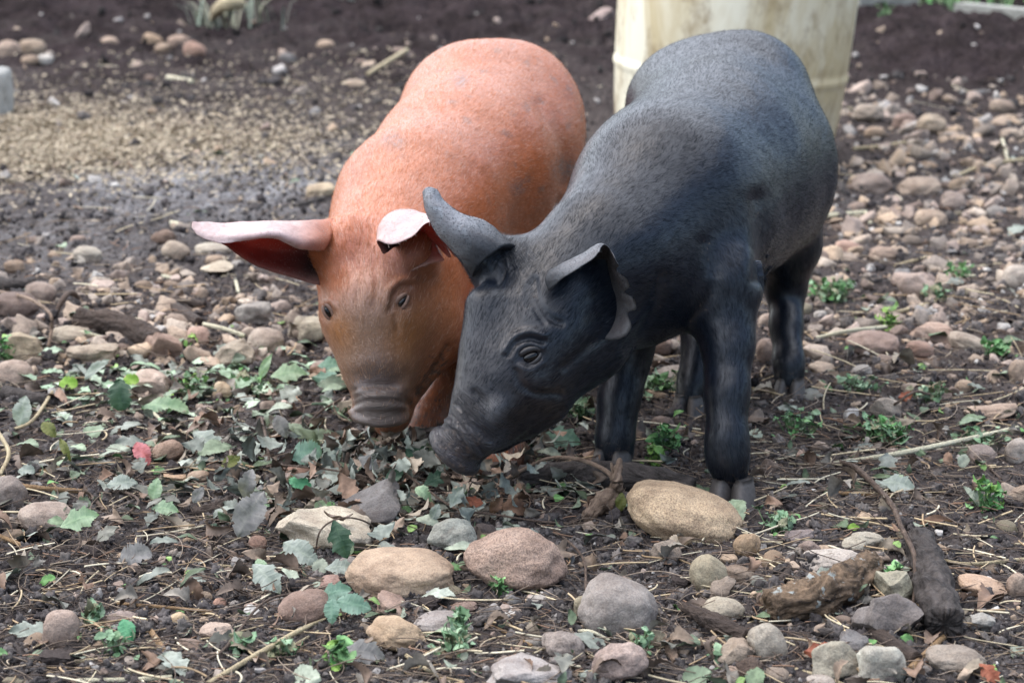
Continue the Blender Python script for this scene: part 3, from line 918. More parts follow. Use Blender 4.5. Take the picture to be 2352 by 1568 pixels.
def rnotch(g):
    nt, ns, _ = g.shape; out = g.copy()
    for i in range(nt):
        t = i/(nt-1); pull = 0
        for c, w, a in ((.50, .05, .16), (.66, .04, .12), (.84, .06, .18)):
            pull += a*(.5+.5*math.cos(math.pi*min(1, abs(t-c)/w)))
        for j in range(ns):
            s_ = j/(ns-1); wgt = max(0, (s_-.62)/.38)**1.3
            jj = max(0, j-pull*wgt*ns); j0 = int(jj); fr = jj-j0; j1 = min(j0+1, ns-1)
            out[i, j] = g[i, j0]*(1-fr)+g[i, j1]*fr
    return out
r_ears = [
 # ear held out sideways: rolled rim, back, lower rim
 ([[(745, 575, 2.585), (690, 572, 2.565), (620, 547, 2.55), (560, 553, 2.545), (510, 558, 2.545), (450, 540, 2.555)],
   [(760, 540, 2.60), (690, 548, 2.565), (620, 532, 2.55), (560, 538, 2.55), (500, 538, 2.555), (440, 524, 2.56)],
   [(765, 508, 2.64), (700, 513, 2.62), (620, 512, 2.61), (560, 514, 2.60), (500, 516, 2.59), (443, 510, 2.565)],
   [(750, 565, 2.67), (690, 575, 2.66), (620, 570, 2.65), (570, 560, 2.63), (515, 545, 2.60), (455, 520, 2.57)],
   [(735, 655, 2.62), (690, 643, 2.62), (620, 622, 2.61), (570, 600, 2.60), (520, 566, 2.58), (462, 540, 2.565)]], .004, None, 'red', 1),
 # folded torn ear next to the black pig
 ([[(880, 585, 2.52), (868, 552, 2.50), (900, 562, 2.485), (945, 545, 2.48), (975, 515, 2.485), (1000, 508, 2.49)],
   [(900, 570, 2.545), (878, 515, 2.54), (908, 508, 2.53), (950, 512, 2.52), (985, 500, 2.51), (1006, 506, 2.50)],
   [(920, 570, 2.60), (908, 500, 2.60), (940, 486, 2.59), (970, 494, 2.57), (995, 500, 2.545), (1012, 520, 2.52)],
   [(950, 600, 2.61), (950, 560, 2.615), (975, 545, 2.60), (1000, 540, 2.58), (1020, 545, 2.55), (1030, 555, 2.53)],
   [(940, 625, 2.57), (985, 608, 2.57), (1015, 600, 2.56), (1035, 592, 2.55), (1052, 588, 2.535), (1060, 585, 2.525)]], .004, rnotch, 'red', 0),
]
r_hooves = [(G(972, 1028), (-.2, -1), .021, HOOFR), (G(1150, 1108), (0, -1), .022, HOOFR),
            (G(1236, 862), (-.3, -1), .020, HOOFR), (G(1060, 862), (-.3, -1), .020, HOOFR)]
red_root, RV, RN = finish_pig(rp, 'ginger-red piglet with one pale ear held out sideways and a muddy snout', 'piglets rooting together', REDSKIN, rcol,
    [(922, 695, 52, 19, 9, .004, REDLID, 5), (753, 716, -62, 15, 8, .003, REDLID, 4)], r_ears, r_hooves,
    [dict(name='coat', dens=r_dens, len=r_len, n=120000, w=.00018, lift=.15, seed=9, col=rhair, mat=HAIRR)],
    (1060, 900), np.array([0, .3, -.95]), [
     ([(922, 696), (923, 697)], 22, .0045), ([(896, 712), (900, 684), (918, 660), (944, 654)], 8, .0030), ([(890, 700), (896, 668), (922, 645), (950, 642)], 8, -.0030), ([(908, 728), (914, 760)], 7, .0022),
     ([(752, 716), (752, 718)], 16, .0035), ([(742, 700), (758, 690), (768, 706)], 7, -.0015),
     ([(805, 918), (840, 902), (880, 900), (925, 908), (945, 925)], 6, .0026), ([(802, 934), (840, 920), (885, 917), (930, 924), (945, 938)], 6, .0028), ([(800, 902), (850, 884), (900, 886), (935, 900)], 6, .0020),
     ([(803, 946), (840, 934), (885, 932), (935, 936)], 6, -.0020), ([(960, 905), (985, 870), (1030, 800)], 9, .0035), ([(720, 600), (735, 640), (740, 680)], 8, .002), ([(810, 600), (825, 640), (820, 690)], 8, .0015), ([(860, 600), (866, 640), (860, 700)], 8, .0015),
     ([(1240, 240), (1290, 330), (1300, 420)], 18, .0025)], 2.74)
# ------------------------------------------------------------------ ground
def bl(px, py, cx, cy, rx, ry):
    return np.exp(-(((px-cx)/rx)**2+((py-cy)/ry)**2))

GB = G(2160, 150); GB2 = G(300, -60)
def ground_low(x, y):
    p = np.stack([x, y, np.zeros_like(x)], 1)
    z = .010*vnoise(p, 3.1, 41)+.006*vnoise(p, 8.3, 42)
    z = z*(1-np.exp(-(((x-.09)/.42)**2+((y-2.75)/.55)**2)**2))
    z = z+.085*np.exp(-(((x-GB[0])/.38)**2+((y-GB[1]-.2)/.40)**2))                 # heap beside the barrel
    z = z+.07*np.clip((y-6.6)/2.5, 0, 1)**2*(x < 1.2)
    z = z*np.clip((30-y)/10, 0, 1)
    return z

def gl1(x, y): return float(ground_low(np.array([x]), np.array([y]))[0])
def GG(px, py, dz=0.0):
    z = 0.0
    for _ in range(4):
        p = G(px, py, z+dz); z = gl1(p[0], p[1])
    return G(px, py, z+dz)

def clods(p, px, py):
    b1 = 1-np.abs(vnoise(p, 26, 51)); b2 = 1-np.abs(vnoise(p, 58, 52)); b3 = 1-np.abs(vnoise(p, 120, 53))
    far = np.clip(1-(py-40)/260, 0, 1)*(py > -300)
    rough = .75+.5*vnoise(p, 2.3, 54)+.5*bl(px, py, 400, 520, 500, 130)
    return (-.0080*b1**2-.0062*b2**2-.0034*b3**2+.0045*fbm(p, 150, 3, .6, 55)+.009)*np.clip(rough, .35, 1.6)+far*(.030*fbm(p, 9, 3, .6, 57)+.022*fbm(p, 24, 3, .55, 58))

xs = [0.0]; 
while xs[-1] < 1.9: xs.append(xs[-1]+.0023+.0045*max(0, xs[-1]-.45)**1.0)
while xs[-1] < 300: xs.append(xs[-1]*1.35)
xs = np.array(sorted(set([-v for v in xs]+xs)))
ys = [1.55]
while ys[-1] < 9.5: ys.append(ys[-1]+.0034*(ys[-1]/2.2)**1.55)
while ys[-1] < 350: ys.append(ys[-1]*1.3)
ys = [-250, -60, -15, -4, -1, .3, .9, 1.25, 1.45]+ys
ys = np.array(ys)
XX, YY = np.meshgrid(xs, ys)
gx, gy = XX.ravel(), YY.ravel()
gp = np.stack([gx, gy, np.zeros_like(gx)], 1)
gz0 = ground_low(gx, gy)
gp[:, 2] = gz0
vis = (gy > 1.4) & (gy < 12) & (np.abs(gx) < 2.6)
ppx = np.full(len(gx), -9999.); ppy = ppx.copy()
ppx[vis], ppy[vis] = topix(gp[vis])
gp[vis, 2] += clods(gp[vis]*np.array([1, 1, 0]), ppx[vis], ppy[vis])
g_col = np.tile(np.array([.074, .068, .068]), (len(gx), 1))
wet = np.full(len(gx), .35)
if True:
    n = fbm(gp*np.array([1, 1, 0]), 5, 4, .6, 61)
    wt = np.clip(bl(ppx, ppy, 480, 430, 300, 75)*1.3+bl(ppx, ppy, 150, 560, 260, 60)*.5+n*.3, 0, 1)
    sand = np.clip((bl(ppx, ppy, 90, 330, 330, 95)+.4*bl(ppx, ppy, 560, 330, 230, 70)+n*.35-.25)*1.6, 0, 1)
    dark = np.clip(1.0-(ppy-60)/190+n*.9, 0, 1)*(ppy > -900)
    dark = np.maximum(dark, np.clip(1.25*bl(ppx, ppy, 2200, 130, 330, 120), 0, 1))
    g_col = g_col*(1-sand[:, None]*.8)+np.array([.34, .285, .205])*sand[:, None]*.8
    g_col = g_col*(1-dark[:, None]*.8)+np.array([.026, .021, .024])*(1+.5*np.clip(fbm(gp*np.array([1,1,0]), 11, 3, .6, 5)*2, -1, 1))[:, None]*dark[:, None]*.8
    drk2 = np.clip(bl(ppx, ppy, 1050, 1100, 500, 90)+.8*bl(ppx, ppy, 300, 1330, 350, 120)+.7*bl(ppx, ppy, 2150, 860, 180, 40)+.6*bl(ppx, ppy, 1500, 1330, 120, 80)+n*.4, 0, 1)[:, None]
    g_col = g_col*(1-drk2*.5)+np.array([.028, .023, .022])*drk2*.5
    bluish = np.clip(bl(ppx, ppy, 450, 450, 330, 90)+.5*bl(ppx, ppy, 300, 1330, 200, 80), 0, 1)[:, None]
    g_col = g_col*(1-bluish*.5)+np.array([.075, .075, .085])*bluish*.5
    wet = np.clip(.28+wt*.9-sand*.4-dark*.3, 0, 1)
nx_, ny_ = len(xs), len(ys)
ia = (np.arange(ny_-1)[:, None]*nx_+np.arange(nx_-1)[None, :]).ravel()
GF = np.stack([ia, ia+1, ia+nx_+1, ia+nx_], 1)
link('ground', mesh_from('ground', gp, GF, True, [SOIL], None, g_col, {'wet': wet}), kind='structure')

# ------------------------------------------------------------------ stones
def icosphere(n):
    t = (1+5**.5)/2
    V = [unit(v) for v in [(-1, t, 0), (1, t, 0), (-1, -t, 0), (1, -t, 0), (0, -1, t), (0, 1, t), (0, -1, -t), (0, 1, -t), (t, 0, -1), (t, 0, 1), (-t, 0, -1), (-t, 0, 1)]]
    F = [(0, 11, 5), (0, 5, 1), (0, 1, 7), (0, 7, 10), (0, 10, 11), (1, 5, 9), (5, 11, 4), (11, 10, 2), (10, 7, 6), (7, 1, 8), (3, 9, 4), (3, 4, 2), (3, 2, 6), (3, 6, 8), (3, 8, 9), (4, 9, 5), (2, 4, 11), (6, 2, 10), (8, 6, 7), (9, 8, 1)]
    for _ in range(n):
        mid = {}; F2 = []
        def g(a, b):
            k = (min(a, b), max(a, b))
            if k not in mid: mid[k] = len(V); V.append(unit(V[a]+V[b]))
            return mid[k]
        for a, b, c in F:
            x, y, z = g(a, b), g(b, c), g(c, a)
            F2 += [(a, x, z), (b, y, x), (c, z, y), (x, y, z)]
        F = F2
    return np.array(V), np.array(F)
ICO = {n: icosphere(n) for n in (0, 1, 2, 3, 5)}

def stone_shape(seed, kind, lod=5):
    """unit stone. kind: r rounded, b blocky and angular, s slab, w wedge, d domed"""
    V, F = ICO[lod]; V = V.copy()
    rg = np.random.default_rng(seed)
    off = rg.uniform(-50, 50, 3)
    if kind == 'r':
        V = np.sign(V)*np.abs(V)**.84
    if kind in 'bws':
        e = .55 if kind != 's' else .7
        W = np.sign(V)*np.abs(V)**e; V = W/np.max(np.abs(W)/1.0, axis=1).max()
        for _ in range(9 if kind == 'b' else 6):                    # chipped planes
            nrm = unit(rg.normal(0, 1, 3)); dd = rg.uniform(.55, .85)
            h = V@nrm-dd; V = V-nrm*np.maximum(h, 0)[:, None]*.93
        V = V/np.abs(V).max(0)
    if kind == 'w': V[:, 2] *= (1+.75*V[:, 0])/1.5
    if kind == 'd': V[:, 2] = np.where(V[:, 2] > 0, V[:, 2], V[:, 2]*.6)
    nn = V/np.linalg.norm(V, axis=1)[:, None]
    a = .11 if kind == 'r' else .16
    V = V+nn*(fbm(V+off, 1.1, 2, .5, seed % 97)*a*1.5+fbm(V+off, 3.2, 4, .5, seed % 89)*a*.42)[:, None]
    if lod >= 5: V = V+nn*(fbm(V+off, 14, 3, .6, 5)*.010)[:, None]
    return V, F

ST = []   # placed stones for rejection: px, py, hw, hh
def place_stone(px, py, hw, hh, rot, col, kind, label, seed, mat, bury=.22, flat=None):
    p0 = GG(px, py+hh*.4)
    th = math.atan2(HCAM, p0[1])
    a = M(p0, hw); b = .85*a if kind != 's' else .8*a
    need = M(p0, hh)**2-(b*math.sin(th))**2
    c = math.sqrt(max(need, (.30*a)**2))/math.cos(th)
    c = min(c, 1.3*a)
    ctr = None; z = c*(1-bury*2)
    ctr = GG(px, py, z)
    V, F = stone_shape(seed, kind)
    V = V*np.array([a, b, c])
    r = math.radians(rot); R = np.array([[math.cos(r), 0, math.sin(r)], [0, 1, 0], [-math.sin(r), 0, math.cos(r)]])
    V = V@R.T
    o = link_at('stone', V+ctr, F, ctr, mats=[mat], label=label, cat='stone')
    o.color = (*col, 1)
    ST.append((px, py, hw, hh))
    return o

TAN = (.36, .27, .19); TAN2 = (.31, .24, .18); GRY = (.25, .235, .22); GRB = (.22, .185, .155); BRN = (.18, .135, .11); CRM = (.47, .43, .35)
SLT = (.135, .13, .13); PAL = (.42, .40, .37); PNK = (.31, .245, .205); OLV = (.27, .245, .18); GGR = (.29, .31, .28); PUR = (.22, .19, .185); WHT = (.45, .45, .43)
G_, L_, S_ = GRANITE, LIMEST, STONE
stones = [
 (1575, 1185, 138, 72, 17, (.40, .31, .215), 'r', G_, 'largest tan granular cobble lying below the hooves of the black pig'),
 (925, 1320, 118, 61, 5, (.37, .285, .21), 'r', S_, 'smooth flat oval orange-tan cobble in the lower middle'),
 (1185, 1298, 112, 80, 6, (.30, .225, .185), 'd', G_, 'rough domed brown cobble with a hollow face, lower middle'),
 (735, 1222, 124, 55, 8, CRM, 'b', L_, 'pale cream pitted rock with a leaf hanging over it'),
 (850, 1168, 92, 56, -10, SLT, 'w', S_, 'dark grey wedge rock behind the cream pitted rock'),
 (1040, 1236, 58, 46, 0, GGR, 'd', S_, 'pale grey-green stone between the cream rock and brown dome'),
 (1112, 1225, 32, 24, 0, (.09, .075, .07), 'r', S_, 'nearly black stone tucked behind the domed brown cobble'),
 (700, 1398, 60, 42, -12, (.24, .175, .145), 'r', S_, 'smooth brown egg stone beside the compound blue-green leaf'),
 (912, 1460, 72, 43, 12, (.38, .29, .20), 'd', S_, 'saddle-shaped tan stone below the flat oval cobble'),
 (1003, 1428, 54, 25, -6, (.27, .25, .24), 'r', S_, 'flat grey stone just behind the saddle-shaped stone'),
 (1420, 1402, 86, 72, 22, (.25, .23, .215), 'r', S_, 'large smooth purple-grey cobble right of the domed brown one'),
 (1342, 1398, 24, 30, 0, OLV, 'r', S_, 'small olive stone pressed against the purple-grey cobble'),
 (1292, 1490, 55, 40, 20, (.27, .24, .22), 'd', L_, 'lumpy grey-brown stone below the domed cobble'),
 (1210, 1548, 100, 42, 8, (.31, .29, .28), 'b', S_, 'broad grey rock cut by the bottom edge, left of centre pair'),
 (1420, 1530, 66, 54, -8, (.30, .24, .215), 'd', S_, 'rounded brown-pink cobble on the bottom edge'),
 (898, 1388, 50, 24, 20, (.31, .23, .19), 'b', S_, 'pinkish chip with a dirt lump, under the flat oval cobble'),
 (1628, 1322, 40, 62, -32, (.29, .26, .19), 'r', S_, 'leaning olive-grey stone in the row under the largest cobble'),
 (1664, 1352, 30, 30, 10, GRB, 'b', S_, 'small brown-grey stone at the foot of the leaning olive stone'),
 (1696, 1318, 34, 20, 12, (.27, .22, .175), 'r', S_, 'small brown oval right of the leaning olive stone'),
 (1744, 1338, 22, 14, 25, GGR, 'r', S_, 'tiny grey-green pebble right of the small brown oval'),
 (1713, 1258, 30, 48, 40, (.34, .255, .17), 'd', S_, 'upright tan stone touching the right end of the largest cobble'),
 (1528, 1272, 36, 34, 20, GRB, 'b', L_, 'mud-caked stone under the left half of the largest cobble'),
 (1660, 1404, 46, 32, 8, (.33, .30, .24), 'r', S_, 'pale stone half covered by the long bark shard'),
 (1765, 1482, 40, 62, -28, (.29, .265, .225), 'r', S_, 'leaning grey oval stone with a dark spot, below the curved log'),
 (1697, 1500, 46, 34, 0, (.30, .25, .20), 'b', S_, 'blocky tan stone left of the leaning grey oval'),
 (1752, 1382, 16, 22, 10, BRN, 'b', S_, 'small brown stone at the left end of the curved log'),
 (1688, 1542, 26, 14, 0, PNK, 'r', S_, 'small orange-pink pebble near the walnut'),
 (1780, 1552, 34, 20, 0, (.26, .22, .18), 'r', S_, 'small brown stone right of the walnut, bottom edge'),
 (1982, 1246, 50, 27, 12, (.38, .36, .30), 'b', S_, 'pale angular stone behind the curved log'),
 (1902, 1290, 64, 18, -3, (.36, .33, .30), 's', S_, 'long flat pale stone lying behind the curved log'),
 (1858, 1262, 24, 20, 0, (.25, .20, .175), 'd', S_, 'small brown pointed stone left of the pale angular one'),
 (1900, 1265, 30, 14, 0, TAN2, 'r', S_, 'small tan pebble left below the pale angular stone'),
 (1836, 1232, 32, 20, 5, PUR, 'b', S_, 'purple-grey slab pebble behind the brown pointed stone'),
 (2052, 1352, 44, 46, -20, (.33, .32, .25), 'b', S_, 'pale olive block behind the dark angular slate'),
 (2040, 1425, 74, 62, 22, (.155, .14, .135), 'b', S_, 'dark angular slate rock between the two thick logs'),
 (1968, 1478, 44, 36, 15, SLT, 'b', S_, 'grey flat stone at the foot of the dark slate'),
 (1926, 1528, 62, 50, -8, (.26, .245, .20), 'b', S_, 'grey-olive rock at the bottom, left of the whitish block'),
 (2028, 1528, 58, 52, 12, (.42, .42, .37), 'b', S_, 'whitish angular block at the bottom right'),
 (1990, 1566, 42, 18, 0, GRY, 'r', S_, 'flat grey stone on the bottom edge below the whitish block'),
 (1885, 1566, 34, 18, 0, (.35, .32, .29), 'r', S_, 'pale stone on the bottom edge below the olive rock'),
 (2255, 1345, 56, 24, 12, (.36, .26, .19), 'r', S_, 'tan flat stone right of the thick dark log'),
 (2335, 1345, 24, 34, 0, (.33, .26, .21), 'r', S_, 'round tan stone cut by the right edge, lower right'),
 (2247, 1430, 44, 25, -8, (.33, .33, .31), 'b', S_, 'pale grey angular stone right of the broken end of the log'),
 (2190, 1520, 68, 40, 8, (.23, .20, .17), 'd', S_, 'muddy grey-brown rock at the bottom right corner'),
 (2150, 1408, 15, 16, 0, GRY, 'r', S_, 'tiny grey pebble at the tip of the long bent branch'),
 (108, 1190, 62, 38, 8, (.30, .25, .215), 'r', S_, 'tan-grey cobble near the left edge with an eaten leaf on it'),
 (18, 1140, 40, 44, 10, (.25, .22, .20), 'r', S_, 'brown-grey cobble cut by the left edge'),
 (12, 1205, 28, 20, 0, GRB, 'b', S_, 'small muddy stone on the left edge below the brown-grey cobble'),
 (142, 1452, 42, 58, 8, (.26, .205, .175), 'r', S_, 'upright brown egg stone sunk in the mud, lower left'),
 (293, 1420, 46, 26, 18, (.25, .205, .185), 'b', S_, 'brown-grey angular slab behind the bright green leaf'),
 (385, 1040, 34, 27, -25, (.30, .22, .17), 'r', S_, 'smooth brown stone right of the red leaf'),
 (398, 1103, 27, 19, 5, (.34, .24, .16), 'b', S_, 'small orange-tan stone below the red leaf'),
 (455, 1095, 24, 15, -8, TAN2, 'r', S_, 'small tan stone right of the orange-tan one, half in soil'),
 (690, 1088, 34, 17, 12, (.28, .18, .14), 'r', S_, 'reddish-brown oval stone below the round blue-green leaf'),
 (505, 1455, 46, 28, -14, (.37, .30, .25), 'b', S_, 'pale pink-grey stone crossed by a thin twig, lower left'),
 (445, 1485, 44, 18, 5, BRN, 's', S_, 'flat brown bark-like stone beside the pale pink-grey one'),
 (408, 1425, 24, 18, -25, (.38, .30, .20), 'r', S_, 'small pale tan stone at the tip of a straw'),
 (505, 1388, 16, 15, 0, (.34, .21, .16), 'r', S_, 'round reddish pebble in a cluster of three'),
 (472, 1370, 16, 12, 0, TAN2, 'r', S_, 'round tan pebble left in the cluster of three'),
 (540, 1392, 14, 13, 0, GRY, 'r', S_, 'round grey pebble right in the cluster of three'),
 (592, 1248, 20, 20, 0, (.31, .20, .155), 'r', S_, 'orange-brown pebble left of the cream rock'),
 (578, 1395, 18, 12, 0, PNK, 'r', S_, 'pinkish pebble left of the brown egg stone'),
 (748, 1345, 34, 22, -10, (.27, .185, .16), 'b', S_, 'reddish-brown stone behind the brown egg stone'),
 (800, 1300, 24, 22, 0, GRY, 'r', S_, 'grey pebble left of the flat oval cobble'),
 (1068, 1392, 30, 13, -5, (.19, .14, .12), 'r', S_, 'small dark brown stone between oval and domed cobbles'),
 (584, 727, 42, 30, -8, (.25, .235, .215), 'b', S_, 'grey angular stone left of the red pig face'),
 (612, 786, 42, 32, 8, (.33, .28, .235), 'r', S_, 'tan rounded stone below the grey angular one'),
 (528, 818, 58, 34, -18, (.30, .265, .21), 'b', S_, 'sloping tan rock left of the tan rounded stone'),
 (372, 800, 46, 36, 22, (.25, .18, .145), 'b', S_, 'brown rock at the lower end of the grey log'),
 (210, 812, 60, 28, -6, (.30, .255, .20), 'b', S_, 'long tan-grey stone left of the brown rock'),
 (65, 803, 52, 34, 12, (.33, .28, .20), 'b', S_, 'tan stone with a pale face near the left edge'),
 (35, 865, 42, 38, 0, (.30, .24, .20), 'r', S_, 'round tan-brown stone on the left edge in the stony band'),
 (92, 676, 36, 28, 15, (.29, .235, .20), 'r', S_, 'brown-grey stone behind the arched reddish root'),
 (40, 706, 50, 32, 8, (.15, .115, .10), 'r', S_, 'big dark brown stone under the arched reddish root'),
 (355, 885, 48, 38, 32, (.39, .32, .27), 'b', S_, 'pale pink sloping stone behind the small lime leaf'),
 (452, 775, 28, 25, 0, (.35, .25, .205), 'r', S_, 'pinkish round stone between the sticks and sloping rock'),
 (405, 745, 28, 24, 10, (.26, .21, .17), 'r', S_, 'brown-grey stone above the pinkish round stone'),
 (202, 586, 33, 22, 12, (.36, .33, .28), 'r', S_, 'lone pale beige stone on the dark mud at left'),
 (405, 578, 32, 24, 18, (.30, .25, .20), 'r', S_, 'tan stone in front of the dark brown one, under the ear tip'),
 (377, 549, 28, 22, 0, (.16, .115, .09), 'd', S_, 'dark brown stone just behind the tan one below the ear tip'),
 (490, 617, 42, 15, -5, (.42, .37, .29), 's', S_, 'flat cream stone below the pale ear'),
 (495, 598, 24, 13, 0, TAN2, 'r', S_, 'small tan stone touching the flat cream one'),
 (488, 573, 42, 15, 0, (.33, .30, .25), 'r', S_, 'pale stone half hidden by the ear tip'),
 (32, 613, 23, 16, 0, TAN2, 'r', S_, 'small tan stone near the left edge on the mud'),
 (178, 552, 19, 12, 0, PNK, 'r', S_, 'small pinkish stone above the lone pale beige stone'),
 (512, 900, 24, 22, 30, (.42, .34, .24), 'r', S_, 'small cream stone at the right of the green leaves'),
 (165, 770, 48, 22, 5, (.32, .28, .22), 'r', S_, 'pale stone behind the tan-grey long stone'),
 (705, 762, 48, 34, 0, (.34, .31, .24), 'b', S_, 'pale rock partly hidden by the red pig face'),
 (2005, 791, 60, 30, 3, (.31, .235, .20), 'r', S_, 'smooth pinkish-brown oval cobble right of the hind leg'),
 (2112, 808, 32, 24, 5, (.29, .20, .16), 'r', S_, 'small reddish-brown egg stone right of the pinkish oval'),
 (2140, 770, 50, 28, 12, (.35, .26, .21), 'b', S_, 'pink-tan stone behind the reddish-brown egg'),
 (2225, 790, 52, 24, 22, (.30, .255, .21), 'r', S_, 'grey-tan sloping stone right of the pink-tan one'),
 (2112, 655, 56, 38, 0, (.33, .265, .23), 'b', S_, 'large flat pinkish rock in the stony patch on the right'),
 (2336, 638, 34, 30, 0, (.36, .32, .28), 'r', S_, 'pale stone on the right edge, half way up'),
 (2342, 858, 26, 44, 0, (.36, .29, .23), 'r', S_, 'tan stone cut by the right edge behind the weeds'),
 (2032, 945, 36, 32, 15, (.31, .27, .23), 'b', S_, 'pale brown upright chip near the orange leaf on the right'),
 (2275, 945, 58, 20, -10, (.37, .29, .23), 's', S_, 'long pinkish flat stone above the long pale straw'),
 (2215, 640+250, 22, 18, 0, TAN2, 'r', S_, 'small tan stone left of the dark green weed on the right'),
 (2340, 1040, 30, 34, 0, (.33, .30, .27), 'r', S_, 'pale grey stone on the right edge below the long straw'),
 (2255, 1045, 34, 24, 5, (.26, .22, .20), 'r', S_, 'grey-brown stone under the tip of the long straw'),
 (2270, 1142, 34, 18, 0, SLT, 'r', S_, 'dark grey stone among the litter at right'),
 (2335, 1140, 34, 22, -18, (.30, .24, .19), 's', S_, 'brown flat stone on the right edge among the litter'),
 (2000, 425, 44, 26, 0, (.27, .22, .19), 'r', S_, 'brown rounded stone in the far patch right of the belly'),
 (2112, 432, 50, 26, -5, (.34, .275, .22), 'r', S_, 'long tan stone in the far patch on the right'),
 (2190, 465, 30, 24, 12, (.29, .24, .21), 'r', S_, 'grey-tan stone right of the long tan one, far patch'),
 (2138, 505, 36, 24, 0, (.35, .28, .22), 'r', S_, 'tan stone leaning against another in the far patch'),
 (1952, 572, 32, 19, 18, (.38, .27, .22), 'r', S_, 'pink egg-shaped stone just right of the black belly'),
 (2030, 585, 34, 19, 5, (.26, .20, .16), 'r', S_, 'brown stone right of the pink egg-shaped one'),
 (1992, 262, 38, 24, 0, (.30, .26, .22), 'd', S_, 'grey-tan stone first in the row right of the barrel'),
 (2078, 282, 28, 22, 0, (.28, .21, .18), 'r', S_, 'brown-pink stone second in the row right of the barrel'),
 (2138, 290, 34, 26, 0, (.38, .32, .25), 'd', S_, 'pale tan stone third in the row right of the barrel'),
 (2010, 305, 24, 14, 0, TAN2, 'r', S_, 'small tan stone in front of the barrel-side row'),
 (2322, 310, 28, 14, 0, (.37, .31, .25), 'r', S_, 'pale flat stone near the right edge, far back'),
 (2302, 245, 28, 18, 12, (.32, .26, .21), 'r', S_, 'far tan stone near the right edge behind the pale flat one'),
 (1500, 795, 44, 28, 0, (.29, .21, .17), 'r', S_, 'brown stone seen between the black pig front legs'),
 (1540, 860, 40, 20, 0, (.32, .28, .25), 's', S_, 'flat pale stone between the black pig legs'),
 (1765, 742, 22, 22, 0, (.31, .25, .21), 'r', S_, 'tan stone between near front and hind legs'),
 (1762, 810, 26, 32, 0, (.29, .225, .19), 'r', S_, 'brownish stone below the tan one between front and hind legs'),
 (1520, 975, 26, 18, 0, (.21, .17, .15), 'r', S_, 'dull brown stone between the black front hooves'),
 (1905, 395, 22, 32, 10, TAN, 'r', S_, 'tan stone half hidden behind the black flank'),
 (22, 118, 26, 24, 0, (.33, .26, .21), 'r', S_, 'tan stone at the far left in the blurred cluster'),
 (75, 112, 30, 22, 12, (.36, .29, .22), 'r', S_, 'pale tan stone right in the blurred far-left cluster'),
 (105, 138, 18, 13, 0, PAL, 'r', S_, 'small pale stone at the tail of the far-left cluster'),
 (70, 140, 20, 14, 0, TAN2, 'r', S_, 'small tan stone below the blurred far-left cluster'),
 (252, 100, 20, 15, 12, (.30, .23, .18), 'r', S_, 'lone far tan stone between the two blurred clusters'),
 (350, 95, 24, 16, 20, TAN, 'r', S_, 'left stone of the far cluster beneath the pale root'),
 (412, 98, 26, 17, 0, (.37, .28, .22), 'r', S_, 'top stone of the far cluster beneath the pale root'),
 (445, 118, 26, 21, 20, (.34, .23, .18), 'r', S_, 'orange-brown stone, right end of the far cluster'),
 (375, 112, 18, 12, 0, TAN2, 'r', S_, 'small stone in the middle of the far cluster'),
 (1372, 45, 44, 20, -32, (.36, .29, .27), 'b', S_, 'far pinkish elongated stone left of the barrel'),
 (735, 438, 36, 17, -8, (.42, .35, .25), 'r', S_, 'cream stone just left of the red shoulder'),
 (815, 196, 26, 13, 0, (.33, .27, .21), 'r', S_, 'far tan stone left of the red back'),
 (660, 138, 20, 16, 10, SLT, 'r', S_, 'far bluish-grey stone on the dark soil'),
 (748, 105, 20, 12, 0, TAN2, 'r', S_, 'far small tan stone on the dark soil'),
]
for i, (px, py, hw, hh, rot, col, kind, mat, lab) in enumerate(stones):
    place_stone(px, py, hw, hh, rot, col, kind, lab, 100+i*7, mat)
NHERO = len(stones)

# ------------------------------------------------------------------ pebbles (copies of a dozen shapes, each with its own colour)
FEET = [(1684, 1150, 70), (1412, 1075, 65), (1812, 895, 60), (1582, 935, 60), (1150, 1095, 70), (972, 1015, 60), (880, 985, 80), (1050, 1050, 60)]
def peb_density(px, py):
    d = 1.1*bl(px, py, 2120, 520, 330, 330)+.75*bl(px, py, 380, 740, 420, 150)+.5*bl(px, py, 1620, 820, 180, 90)
    d += .35*bl(px, py, 1900, 1330, 420, 170)+.30*bl(px, py, 400, 1400, 450, 160)+.25*bl(px, py, 1250, 1400, 400, 150)
    d += .15*bl(px, py, 600, 130, 600, 60)+.05
    d *= 1-.9*bl(px, py, 2160, 130, 300, 110)
    return np.clip(d, 0, 1)
def spread(n, dens, seed, lo=(-300, 0), hi=(2650, 1600), power=1.0):
    """ground points, more of them where dens(px,py) is high; even per unit of picture area mixed with ground area"""
    rg = np.random.default_rng(seed); out = []
    while len(out) < n:
        px = rg.uniform(lo[0], hi[0], 6*n); py = rg.uniform(lo[1], hi[1], 6*n)
        k = rg.random(6*n) < dens(px, py)
        out += list(zip(px[k], py[k]))
    out = out[:n]
    return np.array(out), rg
def to_ground(pp):
    """vectorised GG"""
    x = (pp[:, 0]-1176)/FPX; y = -(pp[:, 1]-784)/FPX
    d = np.stack([x, CP+y*SP, -SP+y*CP], 1); z = np.zeros(len(pp))
    for _ in range(4):
        q = np.array([0, 0, HCAM])+d*((z-HCAM)/d[:, 2])[:, None]
        z = ground_low(q[:, 0], q[:, 1])
    q[:, 2] = z
    return q

